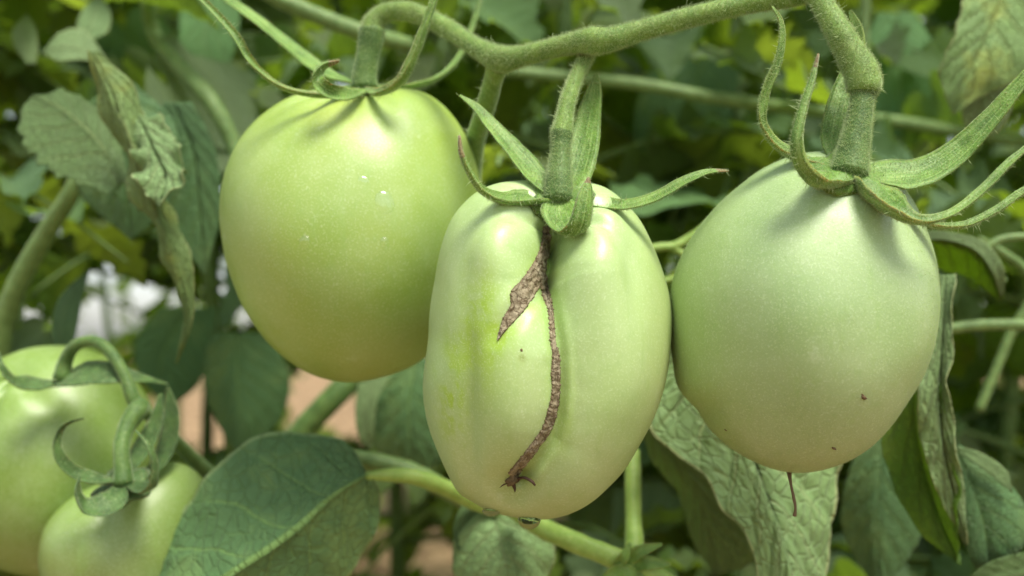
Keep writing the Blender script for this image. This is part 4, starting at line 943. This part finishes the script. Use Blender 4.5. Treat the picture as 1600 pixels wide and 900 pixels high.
SOIL = [(320,655,42,54),(486,612,38,42),(545,650,24,30),(628,790,22,24),(690,860,18,40),(582,885,24,16)]
GAPS = SKY + SOIL
from mathutils import Matrix, Euler
def blocks(M, extra):
    for p in ((0, 0, 0), (.25, .2, 0), (.25, -.2, 0), (.5, 0, -.05), (.5, .26, 0), (.5, -.26, 0), (.8, .15, -.2), (.8, -.15, -.2), (1, 0, -.3)):
        q = project(M @ Vector(p))
        if q is None: return True
        x, y, d = q
        if d < .34 and -300 < x < 1900 and -250 < y < 1150: return True      # keep the space round the fruit free
        for gx, gy, ax, ay in extra:
            if ((x - gx) / (ax + 2)) ** 2 + ((y - gy) / (ay + 2)) ** 2 < 1: return True
    return False
nleaf = 0
def comp_leaf(plant, pos, yaw, pitch, size, r):
    global nleaf
    me, slots = RACHIS[r.randrange(4)]
    M = Matrix.Translation(pos) @ Euler((r.uniform(-.5, .5), pitch, yaw)).to_matrix().to_4x4() @ Matrix.Scale(size, 4)
    kids = []
    for p, a, s, roll in slots:
        s *= r.uniform(.85, 1.15)
        Ml = M @ Matrix.Translation(p) @ Euler((roll, r.uniform(-.2, .6), a + r.uniform(-.2, .2))).to_matrix().to_4x4() @ Matrix.Scale(s, 4)
        if not blocks(Ml, GAPS): kids.append(Ml)
    for t in (0, .25, .5, .75, 1):
        q = project(M @ Vector((t, 0, .12 * t - .3 * t * t)))
        if q is None or q[2] < .33: return
        if any(((q[0] - gx) / ax) ** 2 + ((q[1] - gy) / ay) ** 2 < 1 for gx, gy, ax, ay in GAPS): return
    if not kids: return
    ro = bpy.data.objects.new('leaf', me); C.objects.link(ro); ro.parent = plant; ro.matrix_basis = Matrix.Translation(-plant.location) @ M
    Mi = M.inverted()
    for Ml in kids:
        lo = bpy.data.objects.new('leaflet', LEAFLETS[r.randrange(9)]); C.objects.link(lo); lo.parent = ro; lo.matrix_basis = Mi @ Ml; nleaf += 1
def plant(x, y, h, nl, seed, label, size, group, zlo=.15, side=0):
    r = random.Random(seed); t = thing('tomato_plant', (x, y, 0), label, 'plant', group)
    rows = [(x + .03 * noise.noise(Vector((z * 3, seed, 0))), y + .03 * noise.noise(Vector((z * 3, seed, 5))), z, .0065 - .003 * z / h) for z in np.linspace(-.02, h, 9)]
    V, F = tube(rows, 30, 8, .04, pix=False); part('stem', V, F, M_BSTEM, t)
    for i in range(nl):
        z = zlo + (h - zlo) * (i + r.random() * .7) / nl; yaw = i * 2.4 + r.uniform(-.5, .5)
        comp_leaf(t, Vector((x, y, z)), yaw, r.uniform(-.5, .35), size * r.uniform(.75, 1.2), r)
    return t
# near row, directly behind the fruit
near = [(-.38, .62), (-.24, .80), (-.08, .66), (.06, .85), (.20, .62), (.34, .78), (.48, .60), (-.52, .95)]
where = ['at the far left, nearest leafy plant', 'behind the crinkled leaf at left', 'behind the left tomato', 'behind the gap between the left and split tomatoes', 'behind the split and right tomatoes', 'behind the calyx of the right tomato', 'at the far right, nearest leafy plant', 'beyond the plants at the left edge']
for i, (x, y) in enumerate(near):
    plant(x, y, 1.10, 36, 200 + i, 'blurred leafy tomato plant ' + where[i], .20, 'tomato plants just behind the fruit', zlo=.3)
far = [(-1.05, 1.5), (-.55, 1.35), (-.15, 1.45), (.25, 1.5), (.62, 1.35), (1.0, 1.5), (.0, 2.2), (.75, 2.2), (1.3, 2.2), (-.7, 2.1)]
wf = ['far off behind the left edge', 'seen through the gaps left of the left tomato', 'far behind the left tomato', 'far behind the split tomato', 'far behind the right tomato', 'far behind the right edge', 'farthest one, behind the middle of the truss', 'farthest one, behind the right tomato', 'farthest one, off the right edge', 'farthest one, seen between the leaves at left']
for i, (x, y) in enumerate(far):
    plant(x, y, 1.45, 42, 300 + i, 'dim leafy tomato plant ' + wf[i], .24, 'tomato plants in the far rows')
extra = [(-.30, .50, 'small leaved shoot low behind the lower left tomatoes'), (-.16, .52, 'small leaved shoot below the left tomato'), (.12, .50, 'small leaved shoot low behind the split tomato'), (.27, .52, 'small leaved shoot behind the folded leaf at lower right'), (-.27, .40, 'small leaved shoot at the left edge by the diagonal stalk'), (.02, .48, 'small leaved shoot behind the truss in the middle')]
for i, (x, y, lb) in enumerate(extra):
    plant(x, y, .88, 34, 400 + i, lb, .125, 'small leaved shoots close behind the fruit', zlo=.38)
# the last row: one hedge of leaves too far away to tell apart
V, F, UV = [], [], []; r_ = random.Random(55)
for k in range(16000):
    x, y, z = r_.uniform(-2.6, 2.6), r_.uniform(2.9, 3.6), 2.3 * r_.random() ** .9
    a = Vector((r_.gauss(0, 1), r_.gauss(0, .6), r_.gauss(0, .6) - .3)).normalized(); n = Vector((r_.gauss(0, .7), r_.gauss(-.4, .7), r_.gauss(.5, .6)))
    b = a.cross(n).normalized(); n = b.cross(a); L = r_.uniform(.045, .095); c = Vector((x, y, z))
    ps = [c, c + a * L * .35 + b * L * .27, c + a * L * .8 + b * L * .16, c + a * L - n * L * .1, c + a * L * .8 - b * L * .16, c + a * L * .35 - b * L * .27, c + a * L * .45 + n * L * .08]
    ok = True
    for p in ps:
        q = project(p)
        if any(((q[0] - gx) / ax) ** 2 + ((q[1] - gy) / ay) ** 2 < 1 for gx, gy, ax, ay in GAPS): ok = False; break
    if not ok: continue
    i0 = len(V); V += ps; UV += [(0, .5), (.35, .95), (.8, .8), (1, .5), (.8, .2), (.35, .05), (.45, .5)]
    F += [(i0 + j, i0 + (j + 1) % 6, i0 + 6) for j in range(6)]
single('far_foliage', V, F, M_BG[0], (0, 3.2, 0), 'dark blurred row of leaves closing off the far background', 'foliage', kind='stuff', uv=UV)
print('leaflets', nleaf)
